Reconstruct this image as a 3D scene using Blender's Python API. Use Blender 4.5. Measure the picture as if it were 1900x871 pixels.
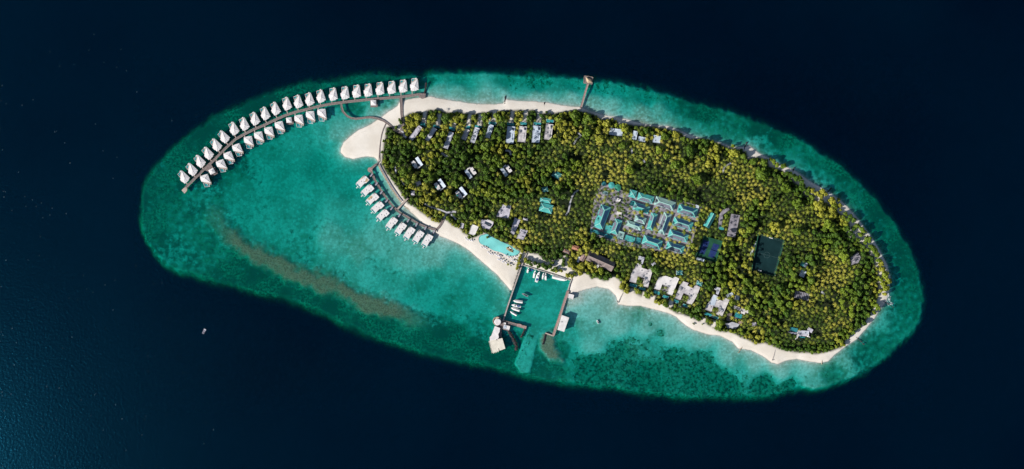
import bpy, math, random
import numpy as np
from mathutils import Vector, Matrix
R = math.radians
random.seed(7); rng = np.random.default_rng(7)
for o in list(bpy.data.objects): bpy.data.objects.remove(o)
SC = bpy.context.scene; COL = SC.collection

# ------------------------------------------------------------ camera, light
H = 1266.667                      # the drone's height above the sea; 24 mm lens
cam = bpy.data.cameras.new('camera'); cam.lens = 24; cam.sensor_width = 36
cam.clip_start = 10; cam.clip_end = 60000
co = bpy.data.objects.new('camera', cam); COL.objects.link(co); co.location = (0, 0, H); SC.camera = co
SUN_EL, SUN_SHADOW = 25.0, 22.0   # elevation; shadows run this far north of east
world = bpy.data.worlds.new("World"); SC.world = world; world.use_nodes = True
wn = world.node_tree; bg = wn.nodes['Background']
sky = wn.nodes.new('ShaderNodeTexSky'); sky.sky_type = 'NISHITA'; sky.sun_disc = False
sky.sun_elevation = R(SUN_EL); sky.altitude = 0
a = R(SUN_SHADOW); e = R(SUN_EL)
to_sun = Vector((-math.cos(e)*math.cos(a), -math.cos(e)*math.sin(a), math.sin(e)))
sky.sun_rotation = math.atan2(to_sun.x, to_sun.y)
bg.inputs[1].default_value = 0.058
wn.links.new(sky.outputs[0], bg.inputs[0])
sl = bpy.data.lights.new('sun', 'SUN'); sl.energy = 5.0; sl.angle = R(0.5); sl.color = (1.0, 0.955, 0.89)
so = bpy.data.objects.new('sun', sl); COL.objects.link(so)
so.rotation_euler = to_sun.to_track_quat('Z', 'Y').to_euler(); so.location = (-500, -200, 500)
vs = SC.view_settings; vs.view_transform = 'Standard'; vs.look = 'None'; vs.gamma = 1; vs.exposure = 0.86
SC.cycles.transparent_max_bounces = 12; SC.cycles.max_bounces = 6

# ------------------------------------------------------------ helpers
def P(px, py, h=0.0):
    k = 1-h/H
    return ((px-950)*k, (435.5-py)*k)
def CR(ox, oy, s, pts): return [(ox+x/s, oy+y/s) for x, y in pts]

class MB:
    def __init__(s): s.v = []; s.f = []
    def add(s, vs_, fs):
        n = len(s.v); s.v += [tuple(p) for p in vs_]; s.f += [tuple(i+n for i in f) for f in fs]; return s
    def prism(s, pts, z0, z1):
        A = sum(pts[i][0]*pts[(i+1) % len(pts)][1]-pts[(i+1) % len(pts)][0]*pts[i][1] for i in range(len(pts)))
        if A < 0: pts = pts[::-1]
        n = len(pts)
        return s.add([(x, y, z0) for x, y in pts]+[(x, y, z1) for x, y in pts],
            [tuple(range(n, 2*n)), tuple(range(n-1, -1, -1))]+[(i, (i+1) % n, n+(i+1) % n, n+i) for i in range(n)])
    def box(s, cx, cy, cz, sx, sy, sz, rot=0):
        c, q = math.cos(rot), math.sin(rot)
        pts = [(cx+c*x-q*y, cy+q*x+c*y) for x, y in ((-sx/2, -sy/2), (sx/2, -sy/2), (sx/2, sy/2), (-sx/2, sy/2))]
        return s.prism(pts, cz-sz/2, cz+sz/2)
    def cyl(s, cx, cy, z0, z1, r, n=12, r1=None):
        r1 = r if r1 is None else r1
        v = [(cx+r*math.cos(2*math.pi*i/n), cy+r*math.sin(2*math.pi*i/n), z0) for i in range(n)]
        v += [(cx+r1*math.cos(2*math.pi*i/n), cy+r1*math.sin(2*math.pi*i/n), z1) for i in range(n)]
        return s.add(v, [tuple(range(n, 2*n)), tuple(range(n-1, -1, -1))]+[(i, (i+1) % n, n+(i+1) % n, n+i) for i in range(n)])
    def fan(s, pts, z, apex, th=0.35):
        """roof: polygon eaves rising to an apex"""
        A = sum(pts[i][0]*pts[(i+1) % len(pts)][1]-pts[(i+1) % len(pts)][0]*pts[i][1] for i in range(len(pts)))
        if A < 0: pts = pts[::-1]
        n = len(pts)
        v = [(x, y, z) for x, y in pts]+[(x, y, z-th) for x, y in pts]+[apex]
        return s.add(v, [(i, (i+1) % n, 2*n) for i in range(n)]+[(n+(i+1) % n, n+i) [::-1]+(i, (i+1) % n)[::-1] for i in range(n)]+[tuple(range(2*n-1, n-1, -1))])
    def bar(s, p, q, w, h):
        p = Vector(p); q = Vector(q); d = q-p
        if d.length < 1e-6: return s
        u = Vector((-d.y, d.x, 0)); u = u.normalized()*w/2 if u.length > 1e-6 else Vector((w/2, 0, 0))
        t = Vector((0, 0, h/2)) if abs(d.z) < .95*d.length else Vector((0, w/2, 0))
        return s.add([p-u-t, p+u-t, p+u+t, p-u+t, q-u-t, q+u-t, q+u+t, q-u+t],
            [(0, 3, 2, 1), (4, 5, 6, 7), (0, 1, 5, 4), (1, 2, 6, 5), (2, 3, 7, 6), (3, 0, 4, 7)])
    def strip(s, path, w, z0, z1):
        path = [Vector((p[0], p[1])) for p in path]; L = []; Rr = []
        for i, p in enumerate(path):
            d = (path[min(i+1, len(path)-1)]-path[max(i-1, 0)]).normalized(); n = Vector((-d.y, d.x))
            ww = w[i] if isinstance(w, (list, tuple)) else w
            L.append(p+n*ww/2); Rr.append(p-n*ww/2)
        n = len(path)
        v = [(p.x, p.y, z1) for p in L]+[(p.x, p.y, z1) for p in Rr]+[(p.x, p.y, z0) for p in L]+[(p.x, p.y, z0) for p in Rr]
        f = []
        for i in range(n-1):
            f += [(i, n+i, n+i+1, i+1), (2*n+i, 2*n+i+1, 3*n+i+1, 3*n+i), (i, i+1, 2*n+i+1, 2*n+i), (n+i, 3*n+i, 3*n+i+1, n+i+1)]
        f += [(0, 2*n, 3*n, n), (n-1, 2*n-1, 4*n-1, 3*n-1)]
        return s.add(v, f)
    def rock(s, x, y, z, r):
        v = [];
        for (a_, b_) in ((0, -1), (0, .1), (1, .1), (2, .1), (3, .1), (4, .1), (0, 1)):
            if abs(b_) == 1: v.append((x+random.uniform(-.2, .2)*r, y+random.uniform(-.2, .2)*r, z+b_*r*.7))
            else:
                rr = r*random.uniform(.7, 1.15); t = a_*1.2566+random.uniform(-.3, .3)
                v.append((x+rr*math.cos(t), y+rr*math.sin(t), z+random.uniform(-.2, .3)*r))
        return s.add(v, [(6, 1+i, 1+(i+1) % 5) for i in range(5)]+[(0, 1+(i+1) % 5, 1+i) for i in range(5)])
    def build(s, name, mat, parent=None, kind=None):
        m = bpy.data.meshes.new(name); m.from_pydata(s.v, [], s.f); m.update()
        m.materials.append(mat)
        o = bpy.data.objects.new(name, m); COL.objects.link(o)
        if parent is not None: o.parent = parent
        if kind: o['kind'] = kind
        return o

def tag(o, label=None, cat=None, group=None, kind=None):
    if label: o['label'] = label
    if cat: o['category'] = cat
    if group: o['group'] = group
    if kind: o['kind'] = kind
    return o
def thing(name, label, cat, loc=(0, 0, 0), rot=0.0, group=None):
    o = bpy.data.objects.new(name, None); COL.objects.link(o); o.empty_display_size = 1
    o.location = loc; o.rotation_euler = (0, 0, rot); return tag(o, label, cat, group)
def kids(o): return [c for c in ALLC.get(o.name, [])]
def copy_thing(root, parts, loc, rot, label):
    """parts: list of (object, [sub objects])"""
    r = root.copy(); COL.objects.link(r); r.location = loc; r.rotation_euler = (0, 0, rot); r['label'] = label
    for p, subs in parts:
        c = p.copy(); COL.objects.link(c); c.parent = r
        for g in subs:
            d = g.copy(); COL.objects.link(d); d.parent = c
    return r
ORD = ['first', 'second', 'third', 'fourth', 'fifth', 'sixth', 'seventh', 'eighth', 'ninth', 'tenth', 'eleventh', 'twelfth',
       'thirteenth', 'fourteenth', 'fifteenth', 'sixteenth', 'seventeenth', 'eighteenth', 'nineteenth', 'twentieth',
       'twenty-first', 'twenty-second', 'twenty-third']

# ------------------------------------------------------------ materials
def nt(m):
    t = m.node_tree; return t, t.nodes, t.links, t.nodes['Principled BSDF']
def mat(name, col, rough=0.7, var=0.15, scale=0.5, bump=0.0, bscale=2.0, col2=None, spec=0.3, metallic=0, stretch=None, var_lo=None):
    m = bpy.data.materials.new(name); m.use_nodes = True; t, N, L, b = nt(m)
    tc = N.new('ShaderNodeTexCoord'); src = tc.outputs['Object']
    if stretch:
        mp = N.new('ShaderNodeMapping'); mp.inputs['Scale'].default_value = stretch; L.new(src, mp.inputs[0]); src = mp.outputs[0]
    n = N.new('ShaderNodeTexNoise'); n.inputs['Scale'].default_value = scale; n.inputs['Detail'].default_value = 6
    L.new(src, n.inputs['Vector'])
    r = N.new('ShaderNodeValToRGB'); L.new(n.outputs[0], r.inputs[0])
    c = Vector(col); c2 = Vector(col2) if col2 else c*(1-var*2)
    r.color_ramp.elements[0].position = 0.35; r.color_ramp.elements[1].position = 0.65
    r.color_ramp.elements[0].color = (*c2, 1); r.color_ramp.elements[1].color = (*(c*(1+var) if not col2 else c), 1)
    L.new(r.outputs[0], b.inputs['Base Color'])
    b.inputs['Roughness'].default_value = rough; b.inputs['Specular IOR Level'].default_value = spec; b.inputs['Metallic'].default_value = metallic
    if bump:
        n2 = N.new('ShaderNodeTexNoise'); n2.inputs['Scale'].default_value = bscale; n2.inputs['Detail'].default_value = 4; L.new(src, n2.inputs['Vector'])
        bp = N.new('ShaderNodeBump'); bp.inputs['Strength'].default_value = 1; bp.inputs['Distance'].default_value = bump
        L.new(n2.outputs[0], bp.inputs['Height']); L.new(bp.outputs[0], b.inputs['Normal'])
    return m
M = {}
M['thatch_white'] = mat('thatch_white', (.58, .56, .56), .85, .07, .35, .10, 1.2, stretch=(1, 1, 3))
M['ridge'] = mat('ridge', (.66, .64, .64), .8, .05, 1)
M['flat_white'] = mat('flat_white', (.60, .575, .57), .8, .07, .16, .03, .8)
M['flat_tan'] = mat('flat_tan', (.46, .33, .19), .85, .2, .3)
M['grey_roof'] = mat('grey_roof', (.47, .48, .54), .7, .12, .12, .05, .6)
M['lavender'] = mat('lavender', (.42, .40, .46), .8, .15, .2, .04, .6)
M['blue_roof'] = mat('blue_roof', (.44, .50, .58), .55, .10, .15, .03, .6)
M['weathered'] = mat('weathered', (.56, .53, .53), .85, .12, .13, .08, .5, col2=(.30, .28, .30), stretch=(1, 1, 1))
M['tan_roof'] = mat('tan_roof', (.42, .31, .20), .9, .15, .3, .08)
M['brown_roof'] = mat('brown_roof', (.17, .135, .13), .85, .2, .2, .1, .8)
M['red_roof'] = mat('red_roof', (.36, .17, .11), .85, .2, .4, .08)
M['teal_roof'] = mat('teal_roof', (.055, .32, .30), .5, .12, .12, .03, .7, spec=.5)
M['teal_pale'] = mat('teal_pale', (.24, .39, .36), .5, .12, .1, .03, .7, spec=.5)
M['teal_dark'] = mat('teal_dark', (.03, .18, .20), .5, .2, .15, .03, .7)
M['green_dark'] = mat('green_dark', (.03, .20, .13), .6, .15, .3)
M['ridge_teal'] = mat('ridge_teal', (.33, .56, .50), .5, .08, 1)
M['dark'] = mat('dark', (.03, .045, .07), .4, .2, .4, spec=.5)
M['glass'] = mat('glass', (.02, .03, .04), .1, .1, .5, spec=.6)
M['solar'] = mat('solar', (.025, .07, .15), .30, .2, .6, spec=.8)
M['solar_sunlit'] = mat('solar_sunlit', (.16, .15, .20), .35, .2, .6, spec=.7)  # same panels as seen in sunlight, the light put into a greyer colour
M['wood'] = mat('wood', (.17, .135, .13), .85, .18, .6, .03, 3)
M['wood_pink'] = mat('wood_pink', (.30, .20, .185), .85, .15, .5, .03, 3)
M['wood_light'] = mat('wood_light', (.38, .31, .27), .8, .15, .6)
M['wall'] = mat('wall', (.46, .43, .40), .85, .1, .4)
M['white_paint'] = mat('white_paint', (.72, .71, .70), .5, .04, 1, spec=.4)
M['navy_cover'] = mat('navy_cover', (.02, .07, .22), .6, .1, 1)
M['pool'] = mat('pool', (.035, .25, .27), .12, .15, .2, .02, 1.5, spec=.5)
M['pool_light'] = mat('pool_light', (.17, .52, .50), .12, .10, .05, .02, 1.0, spec=.5)
M['pool_blue'] = mat('pool_blue', (.03, .17, .35), .12, .12, .2, .02, 1.5, spec=.5)
M['coping'] = mat('coping', (.44, .44, .42), .7, .08, .5)
M['coping_dark'] = mat('coping_dark', (.08, .20, .21), .6, .1, .5)
M['concrete'] = mat('concrete', (.36, .33, .31), .85, .15, .4, .05, 2)
M['rock_dark'] = mat('rock_dark', (.040, .032, .034), .95, .35, .5, .3, 1.5)
M['rock_tan'] = mat('rock_tan', (.34, .28, .20), .95, .25, .5, .2, 1.5)
M['paving'] = mat('paving', (.28, .265, .30), .9, .15, .12, .02, 1, col2=(.18, .165, .19))
M['path'] = mat('path', (.38, .38, .42), .9, .12, .15)
M['court_blue'] = mat('court_blue', (.014, .028, .12), .9, .1, .1, spec=.05)
M['court_green'] = mat('court_green', (.018, .075, .045), .9, .15, .1, spec=.05)
M['pitch'] = mat('pitch', (.008, .026, .029), .95, .12, .05, .02, 3, spec=.03)  # green turf darkened, the shade lying on it put into the colour
M['line'] = mat('line', (.38, .40, .43), .8, .1, 2)
M['line_faint'] = mat('line_faint', (.055, .10, .10), .8, .1, 2)
M['soil'] = mat('soil', (.11, .09, .075), .95, .3, .2)
M['fabric'] = mat('fabric', (.50, .49, .53), .9, .1, 1)
M['fabric_grey'] = mat('fabric_grey', (.26, .25, .30), .9, .1, 1)
M['trunk'] = mat('trunk', (.17, .13, .10), .9, .2, 1)
M['foam'] = mat('foam', (.75, .77, .80), .8, .1, .3, .2, 1)
M['metal'] = mat('metal', (.35, .36, .38), .4, .1, 1, metallic=.5)

# ------------------------------------------------------------ maths for the terrain
def vnoise(x, y, seed):
    xi = np.floor(x).astype(np.int64); yi = np.floor(y).astype(np.int64); fx = x-xi; fy = y-yi
    def h(a_, b_):
        n = (a_*374761393+b_*668265263+seed*1442695041) & 0x7fffffff
        n = ((n ^ (n >> 13))*1274126177) & 0x7fffffff
        return ((n ^ (n >> 16)) & 0xffff)/65535.0
    u = fx*fx*(3-2*fx); v = fy*fy*(3-2*fy)
    return (h(xi, yi)*(1-u)+h(xi+1, yi)*u)*(1-v)+(h(xi, yi+1)*(1-u)+h(xi+1, yi+1)*u)*v
def fbm(x, y, sc, seed, o=4):
    s = 0; a_ = 1; t = 0
    for k in range(o):
        s = s+a_*vnoise(x/sc*2**k, y/sc*2**k, seed+k*17); t += a_; a_ *= .5
    return s/t*2-1
def inside(X, Y, poly):
    c = np.zeros(X.shape, bool); n = len(poly)
    for i in range(n):
        x0, y0 = poly[i]; x1, y1 = poly[(i+1) % n]
        if y0 == y1: continue
        m = ((y0 > Y) != (y1 > Y)) & (X < (x1-x0)*(Y-y0)/(y1-y0)+x0); c ^= m
    return c
def dist_path(X, Y, pts, closed=False):
    d = np.full(X.shape, 1e9); n = len(pts)
    for i in range(n if closed else n-1):
        x0, y0 = pts[i]; x1, y1 = pts[(i+1) % n]; dx, dy = x1-x0, y1-y0; L2 = dx*dx+dy*dy+1e-9
        t = np.clip(((X-x0)*dx+(Y-y0)*dy)/L2, 0, 1); d = np.minimum(d, np.hypot(X-x0-t*dx, Y-y0-t*dy))
    return d
def sdf(X, Y, poly):            # positive inside
    d = dist_path(X, Y, poly, True); return np.where(inside(X, Y, poly), d, -d)
def chaikin(p, n=1):
    for _ in range(n):
        q = []
        for i in range(len(p)):
            a_, b_ = p[i], p[(i+1) % len(p)]
            q += [(a_[0]*.75+b_[0]*.25, a_[1]*.75+b_[1]*.25), (a_[0]*.25+b_[0]*.75, a_[1]*.25+b_[1]*.75)]
        p = q
    return p
def sstep(a_, b_, x): t = np.clip((x-a_)/(b_-a_), 0, 1); return t*t*(3-2*t)

REEF = chaikin([(259,390),(262,358),(272,327),(300,293),(343,257),(386,223),(426,205),(468,187),(500,171),(548,158),(582,151),(625,148),(660,138),(690,136),(715,138),(745,142),(785,137),
 (825,135),(900,136),(960,137),(1020,139),(1080,147),(1140,151),(1200,163),(1260,180),(1320,196),(1380,214),(1440,236),(1490,260),(1535,287),(1575,317),(1605,342),(1632,370),(1655,400),(1675,432),
 (1695,466),(1709,496),(1717,530),(1719,560),(1711,590),(1698,615),(1672,640),(1650,662),(1618,683),(1585,700),(1550,714),(1515,723),(1492,716),(1470,728),(1430,733),(1380,737),(1300,738),(1240,735),(1180,727),
 (1120,717),(1060,711),(1000,703),(960,694),(915,683),(870,674),(820,664),(760,648),(700,627),(640,603),(590,578),(540,558),(480,543),(430,530),(380,518),(340,506),(315,496),(296,482),(280,462),(268,440),(261,418)])
SHORE = [(633,283),(633,276),(638,264),(652,252),(669,240),(687,232),(701,223),(712,216),(722,208),(730,203),(738,197),(741,190),(750,188),(758,185),(772,183),(787,181),(800,180),(810,183),(838,187.5),(865,191.5),(890,194),(918,195),(934,193),
 (938,185),(948,187),(975,189),(1010,191),(1040,196),(1058,198.5),(1077,200),(1093,207),(1120,215),(1143,218),(1168,223.5),(1191,230.5),(1210,233),(1240,235),(1270,247),(1292,255),(1318,261),(1340,266),(1358,273),(1379,274),(1390,271),(1408,285),
 (1427,295),(1450,307),(1473,316),(1491,329),(1509,341),(1535,356),(1555,369),(1571,383),(1589,403),(1607,427),(1622,448),(1634,469),(1646,492),(1652,519),(1649,540),(1645,558),(1631,577),(1622,591),(1607,609),(1589,630),(1568,643),(1550,657),
 (1537,670),(1523,673),(1500,670),(1478,666),(1459,669),(1443,675),(1432,672),(1416,660),(1393,650),(1370,646),(1359,634),(1336,623),(1312,620),(1285,611),(1268,600),(1256,588),(1237,580),(1212,573),(1188,567),(1161,567),(1148,564),(1144,549),(1129,536),(1108,532),(1091,535),(1078,538.5),(1062,544),
 (1053,544),(1059,521),(966,492.5),(950,541),(940,529),(924,511),(906,495),(887,479),(871,465),(853,453),(834,444),(811,435),(801,424),(787,416),(769,398),(754,386),(745,376),(727,350),(713,324),(706,311),(703,304),(701,298),(695,292),(684,290),(672,291),(655,294.5),(641,291.5)]
VEG = [(717,237),(715,255),(711,276),(707,303),(714,317),(727,335),(741,354),(748,368),(757,378),(769,385),(787,398),(805,412),(817,414),(823,407),(830,410),(839,419),(853,424),(860,433),(876,442),(887,437),(899,433),(910,440),(928,451),(947,456),(965,467),(977,469.6),(1000,472),
 (1012,487),(1039,481),(1049,473),(1054,482),(1055,493),(1065,503),(1072,508),(1084,506),(1092,511),(1098,518),(1106,516),(1121,521),(1128,522),(1139,511),(1152,522),(1148,536),(1163,545),(1175,543),(1187,549),(1200,553),(1216,563),(1231,565),(1243,574),(1256,582),(1268,584),(1283,590),(1297,596),(1303,597),(1322,609),(1332,615),(1357,617),
 (1371,625),(1394,634),(1400,639),(1418,636),(1427,640),(1448,649),(1468,653),(1489,655),(1517,657),(1540,652),(1560,645),(1571,629),(1589,613),(1607,595),(1619,576),(1629,552),(1630,528),(1627,504),(1619,478),(1601,454),(1574,439),(1568,427),(1576,417),(1562,401),(1551,389),(1535,378),(1512,371),(1493,362),(1480,343),
 (1450,316),(1427,309),(1424,296),(1404,291.6),(1388,295),(1385,281),(1356,277),(1337,267.5),(1310,257),(1302,256),(1279,258),(1260,245),(1240,240),(1212,234.4),(1189,233),(1168,231),(1150,229),(1136,219.5),(1115,222),(1101,212),(1081,207),(1069,203),(1058,206),(1044,208),(1030,211),(1019,211),(998,211),(989,204),(966,205),(943,205),(920,206),(913,207),
 (895,209),(886,211),(874,211),(866,211),(849,207),(842,209),(822,207),(815,204.5),(796,204.5),(787,209),(767,209),(749,216),(750,232),(746,246),(735,243),(726,233)]
BROWN = [(396,398),(405,415),(425,440),(450,455),(480,474),(530,498),(590,520),(640,543),(690,566),(730,578),(770,592),(805,604)]
HARB = [(966,491),(1060,520),(1050,560),(1034,600),(1012,618),(999,620),(992,655),(984,692),(966,694),(954,676),(965,645),(978,612),(976,602),(933,594),(948,545)]
# x, y, depth, coral fraction, brown
CP = [(450,380,3.3,.22,0),(520,330,3.5,.08,0),(560,380,3.0,.08,0),(600,300,3.7,.08,0),(650,340,3.3,.05,0),(480,280,3.4,.25,0),(560,250,2.8,.12,0),(600,245,2.5,.05,0),(622,245,2.0,0,0),(350,400,3.4,.45,0),
 (300,360,4.2,.6,0),(290,420,3.8,.6,0),(330,450,3.4,.4,0),(400,480,3.3,.45,0),(400,240,4.4,.7,0),(470,200,4.6,.75,0),(550,170,4.8,.8,0),(650,152,4.6,.7,0),(720,150,4.4,.65,0),(380,370,3.2,.4,0),(430,300,4,.5,0),(350,290,4.4,.65,0),
 (640,400,2.6,.08,0),(700,450,2.1,.12,0),(620,440,2.2,.22,0),(560,430,2.8,.2,0),(500,420,3.0,.12,0),(690,500,2.3,.2,0),(660,470,2.1,.25,0),(750,480,2.0,.08,0),(800,470,1.7,.03,0),(850,500,2.5,.05,0),(880,530,3.0,.08,0),(800,530,2.9,.06,0),(730,520,2.6,.2,0),
 (640,500,2.4,.35,0),(560,470,2.8,.3,0),(770,555,2.8,.42,0),(855,575,2.9,.45,0),(820,590,3.2,.55,0),(840,620,3.9,.75,0),(720,550,2.5,.4,0),(800,640,4.4,.8,0),(700,605,4.3,.8,0),(600,560,4.1,.75,0),(500,525,4.3,.8,0),(420,500,4.2,.7,0),(905,570,2.9,.15,0),(890,600,3.3,.35,0),
 (880,650,4.2,.8,0),(935,665,4.3,.75,0),(925,575,2.6,.1,0),(1070,550,.5,0,0),(1100,550,1.0,0,0),(1130,570,1.2,0,0),(1090,585,1.35,0,0),(1150,605,1.4,.03,0),(1200,600,1.5,.03,0),(1250,620,1.6,.03,0),(1185,582,2.2,.4,0),(1165,578,1.6,.2,0),(1300,640,1.8,.04,0),(1350,660,1.6,.05,0),
 (1400,675,1.5,.03,0),(1450,690,1.6,.03,0),(1500,690,1.9,.1,0),(1062,622,2.6,.3,0),(1080,610,1.9,.25,0),(1100,640,1.9,.3,0),(1050,660,3.0,.65,0),(1100,680,3.6,.88,0),(1150,655,2.9,.75,0),(1175,640,2.3,.6,0),(1210,650,2.5,.5,0),(1250,670,2.9,.75,0),(1200,700,3.8,.88,0),(1300,665,2.8,.75,0),(1300,700,3.4,.82,0),(1350,710,3.6,.8,0),
 (1420,712,3.3,.8,0),(1380,690,2.4,.5,0),(1470,715,3.3,.75,0),(1500,708,2.2,.2,0),(1550,690,2.8,.5,0),(1600,660,3.2,.5,0),(1640,640,3.2,.5,0),(1570,675,2.2,.25,0),(1660,600,3.2,.4,0),(1640,600,2.6,.2,.15),(1690,560,3.6,.5,0),(1690,500,4.3,.65,0),(1660,520,5.0,.45,0),(1670,450,4.2,.65,0),(1640,430,4.4,.55,0),(1600,390,3.8,.5,0),
 (1570,360,3.7,.5,0),(1620,380,4.4,.75,0),(1540,330,3.5,.35,0),(1560,320,4.2,.7,0),(1500,290,3.8,.5,0),(1480,300,3.2,.25,0),(1450,260,4.0,.7,0),(1430,280,3.6,.35,0),(1400,240,3.8,.65,0),(1400,262,2.9,.2,.2),(1350,235,3.2,.5,.1),(1340,255,3.2,.3,0),(1300,210,4.2,.7,0),(1290,240,2.8,.25,0),(1250,190,4.2,.75,0),(1240,220,2.4,.2,.1),
 (1220,205,2.2,.4,.35),(1200,180,3.8,.7,0),(1190,210,1.7,.3,.4),(1150,170,3.7,.65,0),(1140,190,1.7,.3,.3),(1120,205,1.7,.15,0),(1160,215,2.3,.3,0),(1105,185,1.7,.35,.4),(1110,162,3.6,.7,0),(1060,158,3.8,.7,0),(1060,182,1.6,.25,.15),(1000,155,4.2,.8,0),(1000,178,1.8,.2,0),(940,150,3.8,.7,0),(930,172,2.0,.25,0),(900,182,1.4,.1,0),
 (850,150,3.5,.55,0),(850,172,1.9,.2,0),(800,150,3.8,.45,0),(810,170,2.0,.15,0),(720,190,2.4,.35,0),(690,210,1.7,.15,0),(655,205,2.8,.5,0),(722,205,1.0,0,.1),(650,235,2.2,.03,0),(618,275,2.9,.02,0),(680,305,2.7,0,0),(700,335,2.4,0,0),(730,370,2.1,0,0),(780,410,1.6,0,.3),(760,395,1.2,0,.4),(690,325,3.0,.1,0)]
CPA = np.array(CP, float)
PATCH = [(576,442,3.6,5,.95),(1207,602,4.0,2.6,.9),(1226,618,8,2.4,.7),(1620,452,4,5,.8)]

STEP = 2.0
gx = np.arange(200, 1786, STEP); gy = np.arange(84, 792, STEP)
GX, GY = np.meshgrid(gx, gy)
wx = GX+fbm(GX, GY, 34, 3)*9; wy = GY+fbm(GX, GY, 34, 9)*9
num = np.zeros(GX.shape+(3,)); den = np.zeros(GX.shape)
for cx, cy, d, c, b in CP:
    w = 1/(((wx-cx)**2+(wy-cy)**2)+60)**2; den += w
    num[..., 0] += w*(d*(.62 if d < 2.25 else (.82 if d < 2.7 else (.90 if d > 4 else .94)))); num[..., 1] += w*c; num[..., 2] += w*b
D = num[..., 0]/den; CO = num[..., 1]/den; BR = num[..., 2]/den
db = dist_path(wx, wy, BROWN); wid = 15+4*fbm(GX, GY, 26, 5)
bt = .95*sstep(wid+13, wid-10, db+fbm(GX, GY, 12, 31)*10)*sstep(830, 730, GX+fbm(GX, GY, 12, 8)*10)*(.55+.45*sstep(395, 440, GX))
BR = np.maximum(BR, bt); D = D*(1-bt)+.62*bt; CO = CO*(1-bt)+.5*bt
# spill of rubble at the harbour mouth
bt = sstep(9, -3, -sdf(wx, wy, [(1011,621),(1027,625),(1033,648),(1044,668),(1018,660),(1008,640)])+fbm(GX, GY, 8, 4)*4)*.9
BR = np.maximum(BR, bt); D = D*(1-bt)+.35*bt; CO = CO*(1-bt)
for x, y, r, dd, cc in PATCH:
    k = sstep(r*1.6, r*.6, np.hypot(GX-x, GY-y)+fbm(GX, GY, 6, 2)*1.5); CO = np.maximum(CO, k*cc); D = D+k*.5
sh_ = sdf(GX, GY, HARB); kh = sstep(-2, 3, sh_)
inner = sstep(628, 600, GY)
D = D*(1-kh)+(2.4+.10*fbm(GX, GY, 20, 12)-.35*(1-inner))*kh; CO = CO*(1-kh)+np.maximum(0, .72*(1-inner)*(fbm(GX, GY, 7, 77) > .04)*(dist_path(GX, GY, [(990,608),(984,625),(974,650),(966,672)]) < 6))*kh; BR *= (1-kh)
sdL = sdf(GX, GY, SHORE)+fbm(GX, GY, 14, 21)*1.0
sdR = sdf(GX, GY, REEF)+fbm(GX, GY, 30, 22)*5+fbm(GX, GY, 9, 25)*2.8
sea = -sdL
in_h = sh_ > -2
D = np.where(in_h, D, D*(1-np.exp(-np.maximum(sea, 0)/np.where((GX < 950) & (GY > 420), 20.0, 13.0))))
D = D+fbm(GX, GY, 7, 41)*.30*np.clip(D/2, 0, 1)*CO
edge = np.clip((4-sdR)/15, 0, 10)
D = D*(1-.12*sstep(10, 4, sdR))+12*edge**1.5; D = np.minimum(D, 88)
PT = np.maximum(sstep(1040, 1075, GX)*sstep(1500, 1470, GX)*sstep(595, 625, GY), .75*sstep(790, 830, GX)*sstep(1290, 1230, GX)*sstep(240, 200, GY))
PT = np.maximum(PT, .9*np.exp(-(dist_path(GX, GY, [(600,455),(680,520),(760,556),(850,585),(880,560)])/16)**2))
for x, y, r, dd, cc in PATCH: PT = np.maximum(PT, sstep(r*1.8, r*.8, np.hypot(GX-x, GY-y)))
PT = np.maximum(PT, sstep(0, 3, sh_))
PT = np.clip(PT, 0, 1); AL = CO*(1-PT); CO = CO*PT
Z = np.where(sdL > 0, .05+1.5*(1-np.exp(-np.maximum(sdL, 0)/9.0))+.12*fbm(GX, GY, 10, 51), -D)
Z = np.where((sdL <= 0) & ~in_h, np.minimum(Z, -.02), Z)
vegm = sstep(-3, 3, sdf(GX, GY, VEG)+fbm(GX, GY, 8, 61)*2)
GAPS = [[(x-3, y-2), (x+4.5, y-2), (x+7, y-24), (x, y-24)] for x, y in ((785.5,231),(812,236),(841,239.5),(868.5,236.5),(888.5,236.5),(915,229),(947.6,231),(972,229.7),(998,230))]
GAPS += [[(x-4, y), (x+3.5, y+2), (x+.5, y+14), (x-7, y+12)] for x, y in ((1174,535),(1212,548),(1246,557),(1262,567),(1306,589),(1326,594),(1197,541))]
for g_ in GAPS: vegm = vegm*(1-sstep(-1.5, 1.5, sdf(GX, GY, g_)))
def grid_mesh(name, m, keep, attrs):
    ny, nx = GX.shape
    X = (GX-950); Y = (435.5-GY)
    co_ = np.stack([X, Y, Z], -1).reshape(-1, 3)
    idx = np.arange(nx*ny).reshape(ny, nx)
    q = np.stack([idx[1:, :-1], idx[1:, 1:], idx[:-1, 1:], idx[:-1, :-1]], -1)[keep]
    used = np.unique(q); remap = np.full(nx*ny, -1); remap[used] = np.arange(len(used)); q = remap[q]
    me = bpy.data.meshes.new(name); me.vertices.add(len(used)); me.vertices.foreach_set('co', co_[used].ravel())
    me.loops.add(q.size); me.loops.foreach_set('vertex_index', q.ravel().astype(np.int32))
    me.polygons.add(len(q)); me.polygons.foreach_set('loop_start', np.arange(0, q.size, 4, dtype=np.int32))
    me.polygons.foreach_set('use_smooth', np.ones(len(q), bool))
    me.update(calc_edges=True); me.validate()
    for an, av in attrs.items():
        at = me.attributes.new(an, 'FLOAT', 'POINT'); at.data.foreach_set('value', av.ravel()[used].astype(np.float32))
    me.materials.append(m); o = bpy.data.objects.new(name, me); COL.objects.link(o); o['kind'] = 'structure'; return o

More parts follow.
